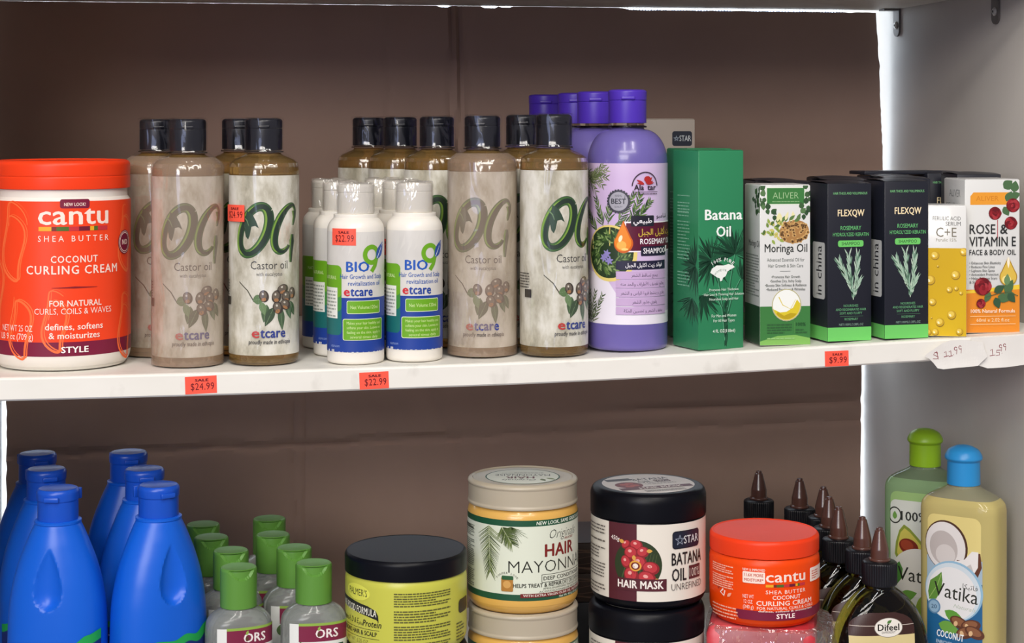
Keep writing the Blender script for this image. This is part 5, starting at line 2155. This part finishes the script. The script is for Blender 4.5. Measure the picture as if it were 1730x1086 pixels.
b.lathe(prof((12.2, 98), (13.3, 98.2, .4), (13.3, 100), (13.3, 113.6), (13.1, 115.6, 1.2), (10.4, 116.4), (0, 116.4)), m_ribcap, 144, disp=ribs)
cap = b.build('cap', t)
b = MB()
b.lathe(prof((0, 116.4), (8.4, 116.4, .3), (8.4, 118, .6), (7.2, 118.6), (7, 125, .6), (5.6, 131), (3.7, 138.4), (3.5, 139.4, .4), (2.7, 139.8, .3), (2.5, 141.6, .3), (1.2, 141.8), (1, 140.6), (0, 140.6)), m_nozzle, 40)
b.build('nozzle', cap)
c = Canvas()
for k in range(8):
    c.rect(-30, 8 + 7 * k, 22, 15 + 7 * k, '#d9c890')
for k in range(9):
    y0, y1 = 63 + 1.9 * k, 63 + 1.9 * (k + 1)
    w0, w1 = (26 * (1 - max(0, (y - 66) / 15) ** 2.6) ** .5 for y in (y0, y1))
    c._add([[(-4 - w0, y0), (-4 + w0, y0), (-4 + w1, y1), (-4 - w1, y1)]], '#3d2420')
c.line([(-29, 70.4), (21.5, 70.4)], .4, '#cfc4b8')
c.ell(.4, 68.8, 11.4, 7.4, '#8a8378', 0, 40)
c.ell(.4, 68.8, 11., 7., '#e9e4da', 0, 40)
c.txt('Difeel', .4, 66.6, 5.2, '#26241f', w=17.5, b=.045)
c.txt('DIFFERENT', .4, 64.4, 1.7, '#3a362f', w=11)
c.leaf(-.8, 72, 30, 4.6, 2.4, '#4d7a3a', 5)
c.microprint(-24, 18, 16, 50, 8, '#6a5a34', 4)
b = MB()
c.emit(b, loft_map(NK), 1.5, e0=.2, vstep=1.5)
b.build('label', t)
for px, Y, lb in ((1457, .0925, 'olive oil bottle with brown nozzle second in the row along the side panel'), (1417, .131, 'olive oil bottle with brown nozzle third in the row along the side panel'),
                  (1401, .1695, 'olive oil bottle with brown nozzle fourth in the row along the side panel'), (1391, .208, 'olive oil bottle with brown nozzle fifth in the row along the side panel'),
                  (1351, .2465, 'olive oil bottle with dark nozzle near the cardboard, right of the leftmost nozzle'), (1282, .287, 'olive oil bottle whose nozzle stands farthest to the left against the cardboard')):
    loc, rot = on_low(px, Y, 0., False)
    dup(t, loc, rot, lb)

# ------------------------------------------------------------------ clear rectangular oil bottles
def clear_bottle(px, Y, ex, label, tint, capcol, printer, nm):
    t = thing('hair_oil_bottle', label, 'bottle', *on_low(px, Y, ex), group='flat clear oil bottles at the side panel')
    b = MB()
    mo, mg = mat(nm + '_oil', tint, .05, trans=.45, ior=1.3), mat(nm + '_glass', '#efe9c4' if nm == 'coconut' else '#b9d3aa', .04, trans=.75, ior=1.2)
    b.loft([(0, 27, 15, 3.4), (1.5, 30, 18, 3.6), (5, 31.5, 19.4, 3.8), (148, 32, 20, 4), (153, 31.4, 19.6, 3.8), (157, 29, 18.4, 3.4), (160, 25, 16.8, 3), (163, 19, 14.6, 2.5), (165.5, 14.4, 13, 2.1), (167, 12.6, 12.4, 2), (169.5, 12.2, 12.2, 2)], mo, 96, 6)
    gi = b.mat(mg)          # above the oil level the bottle is empty and clear
    b.f = [(q, gi if min(b.v[k][2] for k in q) > 158 else mi, sm) for q, mi, sm in b.f]
    b.build('body', t)
    b = MB()
    m = mat(nm + '_cap', capcol, .34)
    b.lathe(prof((12.4, 168), (13, 168.2, .4), (12.8, 186.4, .5), (14.2, 187.8, .4), (14.8, 188.8, .6), (14.4, 191), (12, 195.4, 2), (6, 198.4, 2), (0, 199)), m, 72)
    b.build('cap', t)
    c = Canvas((-24.5, 8, 24.5, 150))
    printer(c)
    b = MB()
    c.emit(b, oval_map(32, 20, 4), 1.4, e0=.3)
    b.build('label', t)
    return t


def coconut(c):
    c.rrect(-22.5, 40, 21, 146, 6, '#dccb82')
    c.poly([(-23, 8), (22, 8), (22, 112), (10, 100), (-10, 104), (-23, 112)], '#1f5f8f')
    c.poly([(-23, 95), (22, 95), (22, 113), (-23, 113)], '#9fb4c4')
    c.ell(-7, 122, 17.6, 20, '#4d3020', 12, 36)
    c.ell(-7.6, 121.6, 16.4, 19, '#ded9d6', 12, 36)
    c.ell(-9, 120, 11.4, 13.6, '#b9b0ac', 14, 30)
    c.ell(-7.4, 115, 8, 8, '#cfc8c4', 14, 24)
    c.poly([(2, 112), (8, 112), (15, 119), (20.5, 119), (21.6, 108), (18, 99), (10, 90), (-2, 92)], '#5f3420')
    c.poly([(-2, 110), (8, 113), (14, 120), (19, 120), (18.6, 108), (13, 98), (4, 92), (-6, 96)], '#e6e2df')
    c.poly([(4, 104), (13, 110), (15, 105), (9, 98)], '#c4bdba')
    c.ell(-1, 87, 23.6, 23.6, '#8fb6cf', 0, 48)
    c.ell(-1.6, 86.4, 22.4, 22.6, '#cdd9e0', 0, 48)
    c.ell(-2.4, 85, 20, 20.6, '#e4e3e2', 0, 48)
    c.poly([(-22, 84), (-20, 93), (-14, 97.5), (-10.5, 101), (-9.8, 94), (-11, 86), (-15, 79), (-21, 78)], '#5f8c3a')
    c.line([(-21, 79), (-14, 90), (-10.8, 99)], .5, '#9cba6a')
    c.txt('Vatika', .5, 80.6, 11.6, '#26281f', w=36, b=.0, rot=-5)
    c.txt(arabic('فاتيكا'), 12.4, 90, 4., '#44463f', w=12, rot=-5)
    c.txt('Naturals', 8, 73.6, 3.2, '#b9c3b4', w=18, sh=.3, rot=-5)
    c.ell(-16.8, 73, 5.4, 5.8, '#5f87a8')
    c.ell(-16.8, 73, 4.2, 4.6, '#8fb0c8')
    c.txt('20', -16.8, 71.4, 3.2, '#33506e', w=4.6, b=.03)
    c.leaf(-8, 71, -28, 20, 9, '#5f9a3a')
    c.leaf(-13, 60, -14, 18, 10, '#6ba043')
    for x, y, r in ((4, 63, -20), (13, 62, 15), (9, 56, 20), (16, 57, -20)):
        c.ell(x, y, 8, 4.6, '#5c3322', r, 20)
        c.ell(x - .5, y + .7, 6, 3, '#8a5a3c', r, 18)
        c.ell(x - 3, y - 1, 1.6, 2.2, '#d9b486', r, 10)
    c.txt('COCONUT', -3.6, 49.4, 5.6, '#eef1f2', w=22, b=.05, rot=-4)
    c.txt('ENRICHED HAIR OIL', -2, 44, 2.8, '#b9cfe0', w=26, b=.03, rot=-4)


def avocado(c):
    c.rrect(-24, 20, 24, 148, 6, '#9cc07a')
    c.rrect(-24, 20, 24, 141, 5, '#d8dcd2')
    c.ring(-20, 128, 5.4, 6.4, 1.1, '#33382f')
    c.leaf(-20, 124.5, 90, 7, 4, '#6fa04a')
    c.txt('100%', -3.6, 124.4, 8., '#2a2e28', w=22, b=.03)
    c.poly([(-20, 96), (-19, 106), (-16, 116), (-12, 121), (-7, 118), (0, 111), (8, 102), (12, 92), (6, 86), (-6, 84), (-16, 88)], '#8a9a3a')
    c.poly([(-18, 97), (-17, 106), (-15, 114), (-11.5, 118), (-7, 115), (-1, 109), (6, 101), (9, 92), (4, 88), (-6, 86), (-14, 90)], '#cfc45a')
    c.ell(-8, 103, 8.4, 6.4, '#7d2a1a', -20, 24)
    c.ell(-9.4, 104, 5.6, 4.2, '#a1442a', -20, 20)
    c.poly([(6, 108), (16, 116), (24, 108), (24, 90), (14, 92)], '#33502a')
    c.ell(0, 82, 22, 20, '#e6e4dc', 0, 44)
    c.poly([(-23, 74), (-22, 84), (-16, 90), (-13, 84), (-14, 76), (-20, 68)], '#4f8a3a')
    c.txt('Vatika', 1, 74, 12, '#26281f', w=38, rot=-3)
    c.leaf(-16, 60, 20, 16, 9, '#6ba043')
    c.ell(10, 52, 12, 14, '#8fa83c')


clear_bottle(1628, .072, -20., 'clear yellow oil bottle with blue cap and coconut print at the right end', '#eedc90', '#2b8fd0', coconut, 'coconut')
clear_bottle(1563, .150, -16., 'clear green oil bottle with lime cap partly behind the coconut bottle', '#a9cf98', '#8fbc25', avocado, 'avocado')
